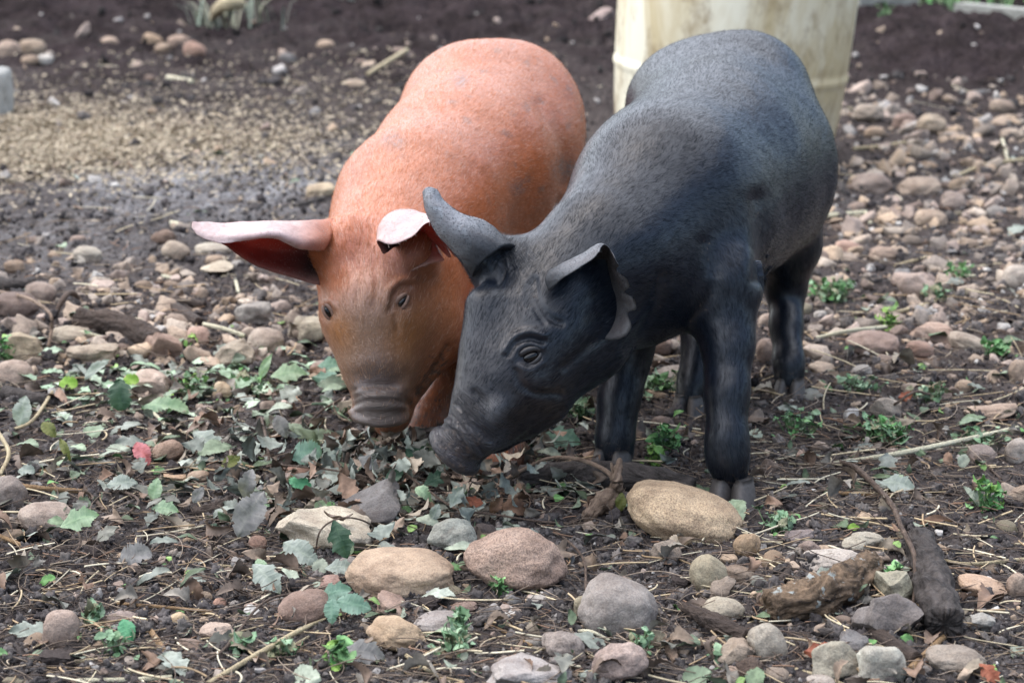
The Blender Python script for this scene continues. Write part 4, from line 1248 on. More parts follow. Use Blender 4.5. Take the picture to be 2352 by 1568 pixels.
pp, rg = spread(1500, peb_density, 5, (-60, 130), (2410, 1590))
kinds = 'rrrrbbdrsrbd'
tmpl = [mesh_from('pebble', *stone_shape(900+i, k, 3), True, [STONE]) for i, k in enumerate(kinds)]
tones = [('tan', TAN), ('brown', BRN), ('grey', GRY), ('pale', PAL), ('pinkish', PNK), ('olive-grey', OLV), ('grey-brown', GRB), ('sandy', TAN2)]
shapew = {'r': 'round', 'b': 'angular', 'd': 'domed', 's': 'flat'}
used = {}; cnt = 0; pebs = []
for (px, py) in pp:
    if cnt >= 300-NHERO: break
    big = float(peb_density(px, py)); persp = .45+.55*np.clip(py/900, 0, 1.6)
    hw = (7+rg.gamma(2.2, 5.2))*(.75+.45*big)*persp
    hw = min(hw, 34)
    if hw < 9: continue
    if any(abs(px-a)/(w+hw) < .80 and abs(py-b)/(h+hw*.6) < .80 for a, b, w, h in ST): continue
    if any(math.hypot(px-a, (py-b)*1.6) < r+hw*.5 for a, b, r in FEET): continue
    k = int(rg.integers(len(tmpl))); tn, tc = tones[int(rg.integers(len(tones)))]
    p = to_ground(np.array([[px, py]]))[0]
    a = M(p, hw); sc = np.array([a, a*rg.uniform(.6, .95), a*rg.uniform(.42, .7)])
    o = link('pebble', tmpl[k], None)
    o.location = tuple(p+np.array([0, 0, sc[2]*.35])); o.scale = tuple(sc)
    o.rotation_euler = (rg.uniform(-.25, .25), rg.uniform(-.25, .25), rg.uniform(0, 6.28))
    v = rg.uniform(.8, 1.15); o.color = (tc[0]*v, tc[1]*v, tc[2]*v, 1)
    # say which: nearest described stone
    j = min(range(NHERO), key=lambda q: math.hypot(ST[q][0]-px, (ST[q][1]-py)*1.5))
    dx, dy = px-ST[j][0], (py-ST[j][1])*1.5
    rel = ('right of' if dx > 0 else 'left of') if abs(dx) > abs(dy) else ('in front of' if dy > 0 else 'behind')
    hl = stones[j][8]
    for cut in (' lying', ' touching', ' pressed', ' half', ' crossed', ' tucked', ' seen', ' with', ' in the', ' in a', ' between', ' below', ' under', ' behind', ' right', ' left', ' at ', ' on ', ' near', ' just', ' among', ' above', ' beside', ' cut', ' partly', ' beneath', ' leaning', ',', ' sunk', ' first', ' second', ' third', ' and '):
        pass
    words = hl.replace(',', '').split()[:7]
    while words[-1] in ('the', 'a', 'in', 'of', 'on', 'with', 'at', 'and', 'under', 'below', 'behind', 'between', 'by', 'to', 'just', 'left', 'right', 'near', 'beside', 'its', 'half', 'cut', 'row', 'over', 'among', 'from', 'black', 'largest', 'first', 'second', 'third', 'seen', 'lying', 'touching'): words.pop()
    szw = 'small' if hw < 15 else ('medium' if hw < 23 else 'larger')
    lab = f"{szw} {tn} {shapew[kinds[k]]} pebble {rel} the {' '.join(words)}"
    lab = ' '.join(lab.split()[:16])
    pebs.append((o, lab, px, py)); ST.append((px, py, hw, hw*.6)); cnt += 1
    o['category'] = 'pebble'; o['group'] = 'pebbles strewn over the soil'
from collections import defaultdict
byl = defaultdict(list)
for t in pebs: byl[t[1]].append(t)
adv = ['nearer', 'farther']
for lab, L in byl.items():
    for q, (o, _, px, py) in enumerate(sorted(L, key=lambda t: -t[3])):
        o['label'] = lab if len(L) == 1 else ' '.join((('closest ' if q == 0 else 'next closest ' if q == 1 else 'far ')+lab).split()[:16])

# ------------------------------------------------------------------ batches of uncountable stuff
def rotmats(rg, n, tilt):
    yaw = rg.uniform(0, 2*math.pi, n); tx = rg.normal(0, tilt, n); ty = rg.normal(0, tilt, n)
    cz, sz = np.cos(yaw), np.sin(yaw); Z = np.zeros(n); O = np.ones(n)
    Rz = np.stack([cz, -sz, Z, sz, cz, Z, Z, Z, O], 1).reshape(n, 3, 3)
    Rx = np.stack([O, Z, Z, Z, np.cos(tx), -np.sin(tx), Z, np.sin(tx), np.cos(tx)], 1).reshape(n, 3, 3)
    Ry = np.stack([np.cos(ty), Z, np.sin(ty), Z, O, Z, -np.sin(ty), Z, np.cos(ty)], 1).reshape(n, 3, 3)
    return Rx@Ry@Rz
def batch(name, tm, pos, R, sc, col, mat, smooth, label, cat, extra=None):
    V, F = tm; n = len(pos)
    VV = np.einsum('nij,nvj->nvi', R, V[None]*sc[:, None, :])+pos[:, None, :]
    FF = (F[None]+np.arange(n)[:, None, None]*len(V)).reshape(-1, F.shape[1])
    c = np.repeat(col, len(V), axis=0)
    at = {k: np.tile(v, n) for k, v in extra.items()} if extra else None
    return link(name, mesh_from(name, VV.reshape(-1, 3), FF, smooth, [mat], None, c, at), label=label, cat=cat, kind='stuff')
def pick(rg, n, pal, var=.25):
    pal = np.array(pal); c = pal[rg.integers(len(pal), size=n)]
    return c*rg.uniform(1-var, 1+var, (n, 1))

def on_surface(pp):
    q = to_ground(pp); q[:, 2] += clods(q*np.array([1, 1, 0]), pp[:, 0], pp[:, 1]); return q

# soil crumbs
crd = lambda px, py: np.clip(.50*np.clip((py-100)/500, .25, 1)+.45*bl(px, py, 400, 1350, 500, 200)+.4*bl(px, py, 1500, 1350, 600, 200)-.5*bl(px, py, 90, 330, 300, 90), .1, 1)
for q, (n, s0, s1, tl) in enumerate(((38000, .0010, .0032, 1), (3200, .0035, .0080, 2))):
    pp, rg = spread(n, crd, 21+q)
    pos = on_surface(pp)
    dist = pos[:, 1]/2.4
    s = rg.uniform(s0, s1, (n, 1))*np.array([1, 1, .8])*rg.uniform(.6, 1.3, (n, 3))*dist[:, None]**.6
    Vt, Ft = ICO[tl]; Vt = Vt*(1+.42*vnoise(Vt, 1.9, 3+q)+.30*vnoise(Vt, 4.3, 9))[:, None]
    pos[:, 2] += s[:, 2]*.35
    c = pick(rg, n, [(.070, .063, .062), (.088, .079, .076), (.048, .042, .042), (.125, .112, .104)])
    dk = np.clip(1.15-(pp[:, 1]-60)/170, 0, 1)[:, None]; c = c*(1-dk*.7)
    batch('soil_crumbs', (Vt, Ft), pos, rotmats(rg, n, 1), s, c, CRUMB, q == 1, ['fine dark crumbs of loose soil over the whole pen', 'coarser clods of dark earth over the whole pen'][q], 'soil')

# gravel
n = 4200
pp, rg = spread(n, lambda x, y: np.clip(peb_density(x, y)*1.1+.04, 0, 1), 31, (-300, 40))
pos = on_surface(pp); dist = pos[:, 1]/2.4
s = np.clip(rg.gamma(2.2, .0014, (n, 1)), .0012, .010)*rg.uniform(.7, 1.25, (n, 3))*np.array([1, 1, .7])*dist[:, None]**.9
pos[:, 2] += s[:, 2]*.3
c = pick(rg, n, [TAN, BRN, GRY, PNK, TAN2, GRB, (.25, .195, .155), PAL])
V2, F2 = stone_shape(77, 'b', 2)
batch('gravel', (V2, F2), pos, rotmats(rg, n, .6), s, c, PEBM, True, 'small mixed gravel scattered between the stones', 'gravel')

n = 850
pp, rg = spread(n, lambda x, y: np.clip((.9*bl(x, y, 2120, 500, 330, 260)+.8*bl(x, y, 330, 740, 420, 120)+.4*bl(x, y, 1620, 820, 180, 90))*np.clip(.5+1.4*vnoise(np.stack([x/90, y/45, 0*x], 1), 1, 7), 0, 1), 0, 1), 32, (-300, 200))
ok = np.array([not any(math.hypot(a-c_, (b-d_)*1.6) < r_+10 for c_, d_, r_ in FEET) for a, b in pp]); pp = pp[ok]; n = len(pp)
pos = on_surface(pp); dist = pos[:, 1]/2.4
s = np.clip(.003+rg.gamma(1.5, .0030, (n, 1)), .003, .015)*rg.uniform(.75, 1.2, (n, 3))*np.array([1, 1, .7])*dist[:, None]**.6
pos[:, 2] += s[:, 2]*rg.uniform(-.1, .45, n)
V2, F2 = stone_shape(78, 'b', 2)
batch('gravel', (V2, F2), pos, rotmats(rg, n, .4), s, pick(rg, n, [TAN, TAN2, GRB, PNK, (.30, .24, .19), (.37, .31, .25)]), PEBM, True, 'rounded tan gravel packed in the stony patches left and right', 'gravel')

# wood shavings patch
n = 26000
pp, rg = spread(n, lambda x, y: np.clip(.9*bl(x, y, 60, 320, 300, 75)+.30*bl(x, y, 520, 330, 240, 60)+.08*bl(x, y, 700, 250, 500, 160), 0, 1), 33, (-300, 120), (1300, 560))
pos = on_surface(pp)+np.array([0, 0, .002])
FL = (np.array([(-1, -1, 0), (1, -1, .2), (1.1, .9, .5), (-.9, 1, .15)], float), np.array([(0, 1, 2, 3)]))
s = rg.uniform(.002, .0052, (n, 1))*rg.uniform(.5, 1.2, (n, 3))*np.array([1.2, .55, .5])
batch('wood_shavings', FL, pos, rotmats(rg, n, .5), s, pick(rg, n, [(.38, .32, .23), (.34, .285, .205), (.42, .36, .26), (.29, .24, .17)]), STRAWM, False, 'pale sandy patch of wood shavings at the left edge', 'wood shavings')

# stalks, chips and rootlets
def stalk_tm(bend, seg=6, w=.03, tub=4):
    V = []; F = []
    for i in range(seg+1):
        t = i/seg; x = (t-.5)*2; cy = bend*(1-x*x); cz = .12*bend*math.sin(t*5)
        for k in range(tub):
            a = 2*math.pi*k/tub; V.append((x, cy+w*math.cos(a), cz+w*math.sin(a)))
    for i in range(seg):
        for k in range(tub):
            F.append((i*tub+k, i*tub+(k+1) % tub, (i+1)*tub+(k+1) % tub, (i+1)*tub+k))
    return np.array(V), np.array(F)
def straw_den(x, y):
    d = .45+.5*bl(x, y, 250, 1250, 450, 330)+.6*bl(x, y, 1900, 1080, 550, 170)+.35*bl(x, y, 1100, 1480, 700, 130)+.3*bl(x, y, 2150, 650, 260, 160)
    return np.clip(d*np.clip((y-180)/500, .08, 1), 0, 1)
def vine_den(x, y): return np.clip(straw_den(x, y)*.6+1.0*bl(x, y, 1050, 1130, 260, 70)+.5*bl(x, y, 1950, 1090, 350, 70), 0, 1)
specs = [(800, .35, .030, (.010, .040), [(.44, .35, .22), (.50, .43, .29), (.33, .24, .145), (.56, .51, .38)], STRAWM, 'short_straw', 'short pale bits of straw strewn over the soil', 'straw', .35),
         (3000, .5, .014, (.008, .050), [(.12, .09, .07), (.17, .13, .10), (.08, .06, .048), (.24, .19, .145)], STRAWM, 'rootlets', 'thin curling grey-brown rootlets over the soil', 'roots', .45),
         (3600, .15, .07, (.003, .012), [(.20, .15, .11), (.12, .085, .065), (.32, .26, .19), (.24, .15, .10)], STRAWM, 'wood_chips', 'tiny bits of bark and wood in the soil', 'wood chips', .5)]
for q, (n, bend, w, (l0, l1), pal, mat, nm, lab, cat, tilt) in enumerate(specs):
    pp, rg = spread(n, vine_den if nm == 'rootlets' else straw_den, 41+q, (-300, 150))
    pos = on_surface(pp); pos[:, 2] += .003+rg.uniform(0, .006, n)
    L = rg.uniform(l0, l1, n)*(pos[:, 1]/2.4)**.5
    s = np.stack([L, L*rg.choice([-1, 1], n)*rg.uniform(.3, 1.2, n), L], 1)
    if nm == 'short_straw': s[:, 1:] = np.stack([np.full(n, .03)*rg.uniform(.6, 1.3, n)]*2, 1)
    if nm == 'rootlets': s[:, 1] = L*rg.choice([-1, 1], n)*rg.uniform(.2, 1, n); s[:, 2] = .035
    batch(nm, stalk_tm(bend if nm != 'short_straw' else .1, 8, w), pos, rotmats(rg, n, tilt*.35), s, pick(rg, n, pal), mat, True, lab, cat)

# ------------------------------------------------------------------ leaves
def leaf_tm(seed, kind='ovate', serr=.07, fold=.25, curl=.3, st=27):
    """leaf along +x, length 2, half-width about .5; with rest and vein attributes"""
    rg = np.random.default_rng(seed)
    cols = np.array([-1, -.62, -.25, 0, .25, .62, 1]); V = []; vein = []
    for i in range(st):
        t = i/(st-1); x = 2*t-1
        w = {'ovate': .62*math.sin(math.pi*t**.75)**.75, 'lance': .30*math.sin(math.pi*t**.8), 'round': .85*math.sin(math.pi*t**.9)**.6,
             'maple': (.42+.30*math.exp(-((t-.33)/.10)**2)+.22*math.exp(-((t-.63)/.09)**2))*math.sin(math.pi*min(t*1.02, 1))**.55}[kind] if 0 < t < 1 else .015
        if i % 2: w *= 1-serr
        w *= rg.uniform(.92, 1.06)
        if rg.random() < .08: w *= .7
        for c in cols:
            xx = x+(.05*abs(c) if i % 2 == 0 else 0)*w*2+.18*abs(c)*w
            z = fold*abs(c)*w+curl*(x*x-.3)*-.6+.05*math.sin(9*t+3*c+seed)+.07*math.sin(4*c+2*t*seed)*abs(c)
            V.append((xx, c*w, z)); vein.append(1.0 if c == 0 else (.55 if i % 4 == 0 else 0))
    F = []
    m = len(cols)
    for i in range(st-1):
        for k in range(m-1): F.append((i*m+k, (i+1)*m+k, (i+1)*m+k+1, i*m+k+1))
    return np.array(V), np.array(F), np.array(vein)

LT = [leaf_tm(1, 'ovate'), leaf_tm(2, 'ovate', .10, -.2, -.5, 19), leaf_tm(3, 'maple', .08, .15, .4, 31), leaf_tm(4, 'lance', .05, .3, .5), leaf_tm(5, 'round', .12, .2, .5), leaf_tm(6, 'maple', .08, -.2, -.6, 23), leaf_tm(7, 'ovate', .10, .6, 1.2, 19)]
def leafden(x, y):
    d = 1.0*bl(x, y, 930, 1110, 330, 110)+.75*bl(x, y, 450, 960, 520, 130)+.40*bl(x, y, 300, 1150, 350, 100)+.22*bl(x, y, 2050, 1050, 400, 130)+.10*bl(x, y, 1100, 1400, 900, 200)+.12*bl(x, y, 2150, 750, 260, 120)+.03
    return np.clip(d*(y > 300), 0, 1)
def leaf_stuff(name, n, ti, pal, seed, dens, size, label, hi=.010, tilt=.5, mat=None):
    pp, rg = spread(n, dens, seed, (-300, 300))
    pos = on_surface(pp); pos[:, 2] += .003+rg.uniform(0, 1, n)**2*hi
    L = rg.uniform(size[0], size[1], n)
    V, F, vn = LT[ti]
    o = batch(name, (V, F), pos, rotmats(rg, n, tilt), np.stack([L, L*rg.uniform(.7, 1.1, n), L], 1), pick(rg, n, pal, .3), LEAFM, True, label, 'leaves')
PALG = [(.13, .17, .11), (.19, .24, .16), (.08, .11, .06), (.23, .26, .20), (.10, .14, .08)]
PALB = [(.14, .10, .075), (.20, .15, .11), (.12, .09, .07), (.20, .18, .15), (.20, .13, .09), (.24, .20, .15)]
PALS = [(.21, .235, .20), (.15, .165, .14), (.26, .285, .24), (.12, .12, .10)]
leaf_stuff('leaf_litter', 260, 0, PALG, 51, leafden, (.008, .022), 'grey-green leaves strewn thickly in front of the pigs', .014, .32)
leaf_stuff('leaf_litter', 240, 2, PALS, 52, leafden, (.010, .024), 'silvery lobed leaves strewn in front of the pigs', .014, .32)
leaf_stuff('leaf_litter', 300, 6, PALB, 53, lambda x, y: np.clip(leafden(x, y)+.15*(y > 800), 0, 1), (.008, .020), 'curled dead brown leaves over the soil', .015, .8)
leaf_stuff('leaf_litter', 500, 1, PALG+PALB, 54, lambda x, y: np.clip(leafden(x, y)+.1*(y > 800), 0, 1), (.004, .010), 'torn scraps of leaf over the soil', .012, .7)
leaf_stuff('leaf_litter', 420, 5, PALB+PALS, 55, lambda x, y: 1.0*bl(x, y, 960, 1100, 300, 90), (.008, .018), 'tangled withered leaves heaped under the snouts', .045, .9)

leaf_stuff('leaf_litter', 110, 2, [(.26, .36, .24), (.32, .40, .29), (.20, .28, .18)], 57, lambda x, y: np.clip(bl(x, y, 430, 900, 330, 55)+.8*bl(x, y, 690, 860, 130, 40), 0, 1), (.010, .020), 'pale green leaves spread over the stones left of the red snout', .012, .25)
leaf_stuff('leaf_litter', 160, 4, [(.12, .26, .08), (.20, .32, .10), (.08, .16, .06)], 58, lambda x, y: np.clip(.6*bl(x, y, 430, 900, 400, 80)+.5*bl(x, y, 950, 1120, 300, 80)+.4*bl(x, y, 2050, 950, 300, 200)+.12*(y > 700), 0, 1), (.003, .009), 'tiny fresh green leaves dotted over the litter', .012, .4)

def rest_attr(me, R):
    a = me.attributes.new('rest', 'FLOAT_VECTOR', 'POINT'); a.data.foreach_set('vector', np.asarray(R, np.float32).ravel())

def hero_leaf(px, py, lpx, ang, ck, ti, label, tilt=35, lift=.004, wid=1.0, stem=True, name='leaf'):
    p = GG(px, py, lift+.004); L = M(p, lpx)/2
    V, F, vn = LT[ti]
    V = V*np.array([L, L*wid, L])
    a = math.radians(ang); ta = math.radians(tilt)
    ex = np.array([1, 0, 0.]); ey = np.array([0, math.cos(ta), math.sin(ta)]); n_ = np.cross(ex, ey)
    fs = math.sin(ta+.3)
    u = unit(ex*math.cos(a)+ey*math.sin(a)/fs); v = np.cross(n_, u)
    W = V[:, :1]*u+V[:, 1:2]*v+V[:, 2:]*n_
    zlow = W[:, 2].min(); base = p.copy()
    gz_ = gl1(p[0], p[1])+.002
    sh = max(0, gz_+lift-(p[2]+zlow)); dirc = unit(p-np.array([0, 0, HCAM]))
    base = p-dirc*(sh/abs(dirc[2]))                       # slide towards the eye, keeps its place in view
    me = mesh_from(name, W, F, True, [LEAF[ck]], None, None, {'vein': vn})
    rest_attr(me, V)
    o = link(name, me, label=label, cat='leaf', loc=tuple(base))
    return o
leaves = [
 (702, 1040, 74, 12, 'blue', 4, 'round blue-green leaf left of the red snout', 55, .012),
 (764, 1032, 70, -72, 'silver', 0, 'silvery serrated leaf hanging right of the round blue-green leaf', 60, .012),
 (327, 1040, 66, -58, 'red', 0, 'pink and red leaf lying beside a smooth brown stone', 50, .004),
 (476, 1014, 92, -38, 'silver', 2, 'pale silver leaf right of the red leaf', 45, .004),
 (52, 945, 74, 82, 'silver', 0, 'silver-grey leaf standing upright near the left edge', 70, .004),
 (575, 1178, 120, 62, 'grey', 0, 'large withered grey leaf left of the cream rock', 60, .010),
 (570, 1110, 70, 78, 'grey', 6, 'folded grey leaf above the large withered one', 70, .02),
 (292, 1447, 66, -62, 'green', 0, 'bright green oval leaf in front of the angular slab', 45, .004),
 (612, 1325, 100, -45, 'silver', 2, 'silvery lobed leaf below left of the cream rock', 45, .004),
 (600, 1300, 46, -60, 'mint', 0, 'mint scrap of leaf over the silvery lobed one', 45, .008),
 (770, 1360, 78, 14, 'blue', 2, 'top leaflet of the blue-green sprig beside the egg stone', 50, .016),
 (812, 1388, 84, -12, 'blue', 0, 'right leaflet of the blue-green sprig beside the egg stone', 55, .016),
 (762, 1402, 60, -88, 'blue', 0, 'lower leaflet of the blue-green sprig beside the egg stone', 60, .012),
 (1290, 1006, 92, -14, 'blue', 2, 'pale blue-green lobed leaf behind the black snout', 50, .004),
 (782, 1238, 92, -70, 'dark', 2, 'dark green leaf draped over the cream rock', 70, .03),
 (280, 1110, 72, 5, 'silver', 0, 'silvery blue leaf lying flat below the red leaf', 40, .006),
 (378, 1168, 66, -8, 'mint', 2, 'mint coloured leaf on the mud below the small tan stones', 45, .004),
 (357, 1124, 56, 82, 'mint', 0, 'upright mint leaf behind the flat mint one', 65, .004),
 (182, 1193, 92, 18, 'mint', 2, 'eaten pale leaf draped on the tan-grey cobble', 50, .030),
 (112, 985, 52, -45, 'olive', 0, 'dark olive leaf near the upright silver leaf', 45, .008),
 (150, 1032, 64, -62, 'olive', 3, 'narrow olive leaf among the straw at left', 55, .008),
 (276, 905, 74, -84, 'dark', 4, 'dark green drooping leaf in the leafy band', 65, .01),
 (300, 872, 38, 5, 'lime', 4, 'small lime leaf in front of the pale pink stone', 60, .02),
 (156, 880, 44, 0, 'lime', 4, 'yellow-green leaf left in the leafy band', 55, .01),
 (378, 934, 110, -4, 'mint', 4, 'large pale mint leaf lying in the leafy band', 35, .006, .5),
 (662, 858, 84, 4, 'mint', 2, 'pale mint leaf left of the red cheek', 40, .006),
 (762, 838, 66, 0, 'blue', 2, 'blue-green leaf touching the red jaw', 50, .006),
 (745, 865, 60, 10, 'blue', 5, 'lower blue-green leaf near the red jaw', 45, .004),
 (222, 846, 74, 42, 'silver', 0, 'slim silver leaf on the long tan-grey stone', 45, .02, .6),
 (646, 978, 60, -62, 'grey', 0, 'grey-green spotted leaf above the round blue-green leaf', 60, .012),
 (610, 840, 70, 66, 'mint', 3, 'narrow green blade leaf by the tan rounded stone', 60, .01),
 (2062, 1112, 84, -12, 'silver', 2, 'silvery leaf on the litter left of the long straw', 35, .006),
 (308, 1278, 84, 24, 'grey', 4, 'thin grey skeleton leaf on the mud, lower left', 35, .003),
 (2272, 1545, 66, -50, 'rust', 2, 'rusty dead leaf in the bottom right corner', 45, .004),
 (1885, 1492, 84, 12, 'rust', 5, 'crumpled reddish leaf among the lower right rocks', 40, .004),
 (492, 1215, 46, -28, 'dark', 2, 'small dark green leaf left of the withered grey leaf', 45, .004),
 (832, 1499, 110, -10, 'grey', 2, 'curled dead grey leaf below the saddle-shaped stone', 35, .003),
 (1000, 1176, 44, 72, 'silver', 0, 'small silvery leaf behind the grey-green stone', 65, .012),
 (1048, 1140, 56, 60, 'silver', 2, 'pale torn leaf under the black snout', 60, .02),
 (972, 1132, 50, -42, 'mint', 6, 'curled pale leaf below the red snout', 55, .02),
 (1426, 1152, 44, 84, 'olive', 0, 'dark leaf against the gnarled root', 70, .004),
 (690, 1268, 96, -30, 'silver', 0, 'long silver leaf in front of the cream rock', 50, .006),
 (780, 1303, 70, 0, 'silver', 2, 'pale leaf left of the flat oval cobble', 40, .005),
 (1000, 1100, 60, 24, 'dark', 2, 'dark leaf deep under the red chin', 55, .02),
 (906, 1092, 52, 35, 'dark', 0, 'dark green leaf below the red snout', 55, .02),
 (846, 1062, 56, -30, 'grey', 2, 'drooping grey leaf just below the red snout', 60, .025),
 (950, 1040, 64, 40, 'dark', 5, 'dark shaded leaf between the two snouts', 60, .02),
 (1004, 940, 50, -20, 'blue', 2, 'blue-green leaf scrap between the two faces', 55, .01),
 (1140, 1160, 46, 55, 'brown', 6, 'upright curled brown leaf right of the grey-green stone', 70, .006),
 (1090, 1150, 44, -20, 'rust', 5, 'reddish crumpled leaf on the thin vine', 50, .015),
 (1180, 1165, 60, -10, 'brown', 4, 'dark brown flat leaf behind the domed cobble', 45, .004),
 (2080, 908, 40, 20, 'rust', 5, 'orange-brown leaf beside the upright chip', 45, .004),
 (2150, 1195, 80, 5, 'brown', 3, 'reddish strip leaf left of the dark log', 30, .003),
 (600, 1160, 40, 0, 'mint', 2, 'mint leaf scrap right of the withered grey leaf', 45, .012),
 (690, 1110, 60, -20, 'green', 0, 'green leaf among twigs under the round blue-green leaf', 50, .012),
 (530, 1060, 50, 30, 'olive', 0, 'olive leaf above the withered grey leaf', 55, .012),
 (455, 1135, 44, 60, 'grey', 0, 'small grey leaf left of the folded grey leaf', 60, .010),
 (60, 1080, 40, 0, 'silver', 4, 'grey-blue leaf flat on the soil near the left edge', 35, .004),
 (1395, 995, 56, -75, 'rust', 0, 'yellow-brown leaf behind the far black front leg', 60, .004),
 (1960, 1210, 30, 0, 'lime', 0, 'tiny lime leaf behind the pale flat stone', 50, .004),
]
for t in leaves: hero_leaf(*t[:7], *t[7:])

# ------------------------------------------------------------------ twigs, stalks, logs
def tube(name, pts, rads, mat, label, cat, seg=10, n=None, noise=.12, zs=None, group=None, lift=None, taperflat=1.0, nf=1.0, caps=True):
    """pts: (px, py[, z above ground]) picture points laid on the ground; rads in picture units"""
    W = []; R = []
    for i, q in enumerate(pts):
        r = rads[i] if hasattr(rads, '__len__') else rads
        g0 = GG(q[0], q[1]); rm = M(g0, r)
        z = (q[2] if len(q) > 2 else 0)+rm*.75+.002
        W.append(GG(q[0], q[1], z)); R.append(rm)
    W = np.array(W); n = n or max(8, 7*len(pts))
    n = max(n, 10)
    C3 = catmull(W, n); Rr = np.interp(np.linspace(0, 1, n), np.linspace(0, 1, len(R)), R)
    s_len = np.concatenate([[0], np.cumsum(np.linalg.norm(np.diff(C3, axis=0), axis=1))])
    T = np.gradient(C3, axis=0); T /= np.linalg.norm(T, axis=1)[:, None]+1e-9
    up = np.array([0, 0, 1.]); V = []; rest = []
    seed = abs(hash(label)) % 1000 if False else sum(map(ord, label)) % 997
    for i in range(n):
        a = np.cross(T[i], up); a = a/(np.linalg.norm(a)+1e-9) if np.linalg.norm(a) > .05 else np.array([1., 0, 0]); b = np.cross(a, T[i])
        for k in range(seg):
            th = 2*math.pi*k/seg; ca, sa = math.cos(th), math.sin(th)
            V.append(C3[i]+(a*ca+b*sa*taperflat)*Rr[i]); rest.append((ca*Rr[i], sa*Rr[i], s_len[i]))
    V = np.array(V); rest = np.array(rest)
    rm = float(np.mean(Rr))
    dn = fbm(rest*np.array([1, 1, .3 if nf > 1 else 1])+seed, nf*.9/rm, 5, .62, seed)*noise*(2.4 if nf > 1 else 2)
    ctr = np.repeat(C3, seg, axis=0)
    V = V+(V-ctr)*dn[:, None]
    F = []
    for i in range(n-1):
        for k in range(seg): F.append((i*seg+k, i*seg+(k+1) % seg, (i+1)*seg+(k+1) % seg, (i+1)*seg+k))
    V = list(V); rest = list(rest)
    for e, i0 in ((-1, 0), (1, n-1)):
        prev = [i0*seg+k for k in range(seg)]; rg = np.random.default_rng(seed+e)
        for f, o_ in ((.72, .15), (.35, .10)):
            cur = []
            for k in range(seg):
                cur.append(len(V)); V.append(C3[i0]+(np.array(V[i0*seg+k])-C3[i0])*f+T[i0]*e*Rr[i0]*(o_+rg.uniform(-.18, .18)*(noise > .1))); rest.append(np.array(rest[i0*seg+k])*np.array([f, f, 1]))
            for k in range(seg):
                q = (prev[k], prev[(k+1) % seg], cur[(k+1) % seg], cur[k]); F.append(q if e > 0 else q[::-1])
            prev = cur
        c = len(V); V.append(C3[i0]+T[i0]*e*Rr[i0]*.1); rest.append(np.array([0, 0, s_len[i0]]))
        for k in range(seg):
            q = (prev[k], prev[(k+1) % seg], c); F.append(q if e > 0 else q[::-1])
    org = C3[n//2].copy()
    me = mesh_from(name, np.array(V)-org, F, True, [mat]); rest_attr(me, rest)
    return link(name, me, label=label, cat=cat, group=group, loc=tuple(org))

logs = [
 ('log', [(1765, 1392), (1850, 1378), (1930, 1345), (2000, 1296)], [40, 46, 44, 32], BARKB, 'curved rotting log with pale lichen flecks, lower right', 'log', .20),
 ('log', [(2112, 1240), (2140, 1325), (2168, 1432)], [32, 42, 46], BARKD, 'thick dark barked log pointing at the camera, far lower right', 'log', .13),
 ('log', [(1195, 1098), (1330, 1092), (1470, 1100), (1590, 1122)], [30, 34, 34, 26], BARKD, 'dark log lying across in front of the black pig front hooves', 'log', .10),
 ('log', [(182, 734), (275, 748), (358, 782)], [26, 28, 24], BARKG, 'short grey log among the stones on the left', 'log', .16),
 ('stick', [(1975, 1418), (2030, 1466), (2105, 1512)], [14, 18, 17], BARKG, 'brown crooked stick lying against the dark slate', 'stick', .12),
 ('stick', [(2091, 1536), (2138, 1490), (2183, 1448)], [9, 8, 7], STRAWG, 'broken tan stick leaning on the thick dark log', 'stick', .10),
 ('bark_shard', [(1567, 1390, .004), (1635, 1426, .006), (1715, 1462, .002)], [10, 22, 18], BARKG, 'long flat grey-brown bark shard resting on a pale stone', 'bark', .14),
 ('stick', [(1867, 1448), (1943, 1458)], [9, 12], BARKD, 'short dark stick left of the grey flat stone', 'stick', .15),
 ('stick', [(1751, 1350), (1800, 1326), (1822, 1276)], [7, 10, 5], BARKG, 'bent grey stick behind the left end of the curved log', 'stick', .15),
 ('stick', [(380, 694), (458, 741)], [14, 13], BARKG, 'stubby brown stick left of the grey angular stone', 'stick', .12),
 ('stick', [(400, 690), (470, 700)], [10, 9], BARKG, 'second stubby stick behind the first, left of the red face', 'stick', .15),
 ('stick', [(10, 900), (79, 915), (161, 928)], [16, 15, 11], BARKD, 'dark wet stick on the left edge in the leafy band', 'stick', .15),
 ('root', [(1524, 1458), (1540, 1490), (1552, 1518)], [8, 13, 9], ROOTM, 'short reddish root stub between the two lower cobbles', 'root', .18),
 ('stick', [(80, 650), (30, 655), (-20, 650)], [15, 17, 15], BARKD, 'dark stick end on the left edge behind the stones', 'stick', .15),
 ('stick', [(640, 478), (700, 468), (745, 455)], [4, 7, 6], BARKD, 'thin dark stick on the mud left of the red shoulder', 'stick', .12),
 ('wood_chunk', [(445, 1176), (490, 1170), (528, 1150)], [12, 18, 12], BARKG, 'curved brown clod of wood left of the withered grey leaf', 'wood', .25),
 ('stick', [(330, 1425), (375, 1490), (415, 1535)], [7, 8, 5], STRAWG, 'golden brown stalk slanting beside the bright green leaf', 'stalk', .08),
 ('stick', [(177, 1100), (208, 1138), (241, 1171)], [4, 5, 6], TWIGM, 'brown twig slanting down left of the silvery blue leaf', 'twig', .08),
 ('root', [(-5, 1331), (51, 1314), (102, 1304), (153, 1317), (177, 1341)], [9, 9, 8, 9, 7], BARKD, 'black snaking root on the mud near the left edge', 'root', .15),
]
for nm, pts, r, mat, lab, cat, nz in logs: tube(nm, pts, r, mat, lab, cat, 64 if max(r) > 20 else 16, max(24, 40*len(pts)), nz, nf=2.6)

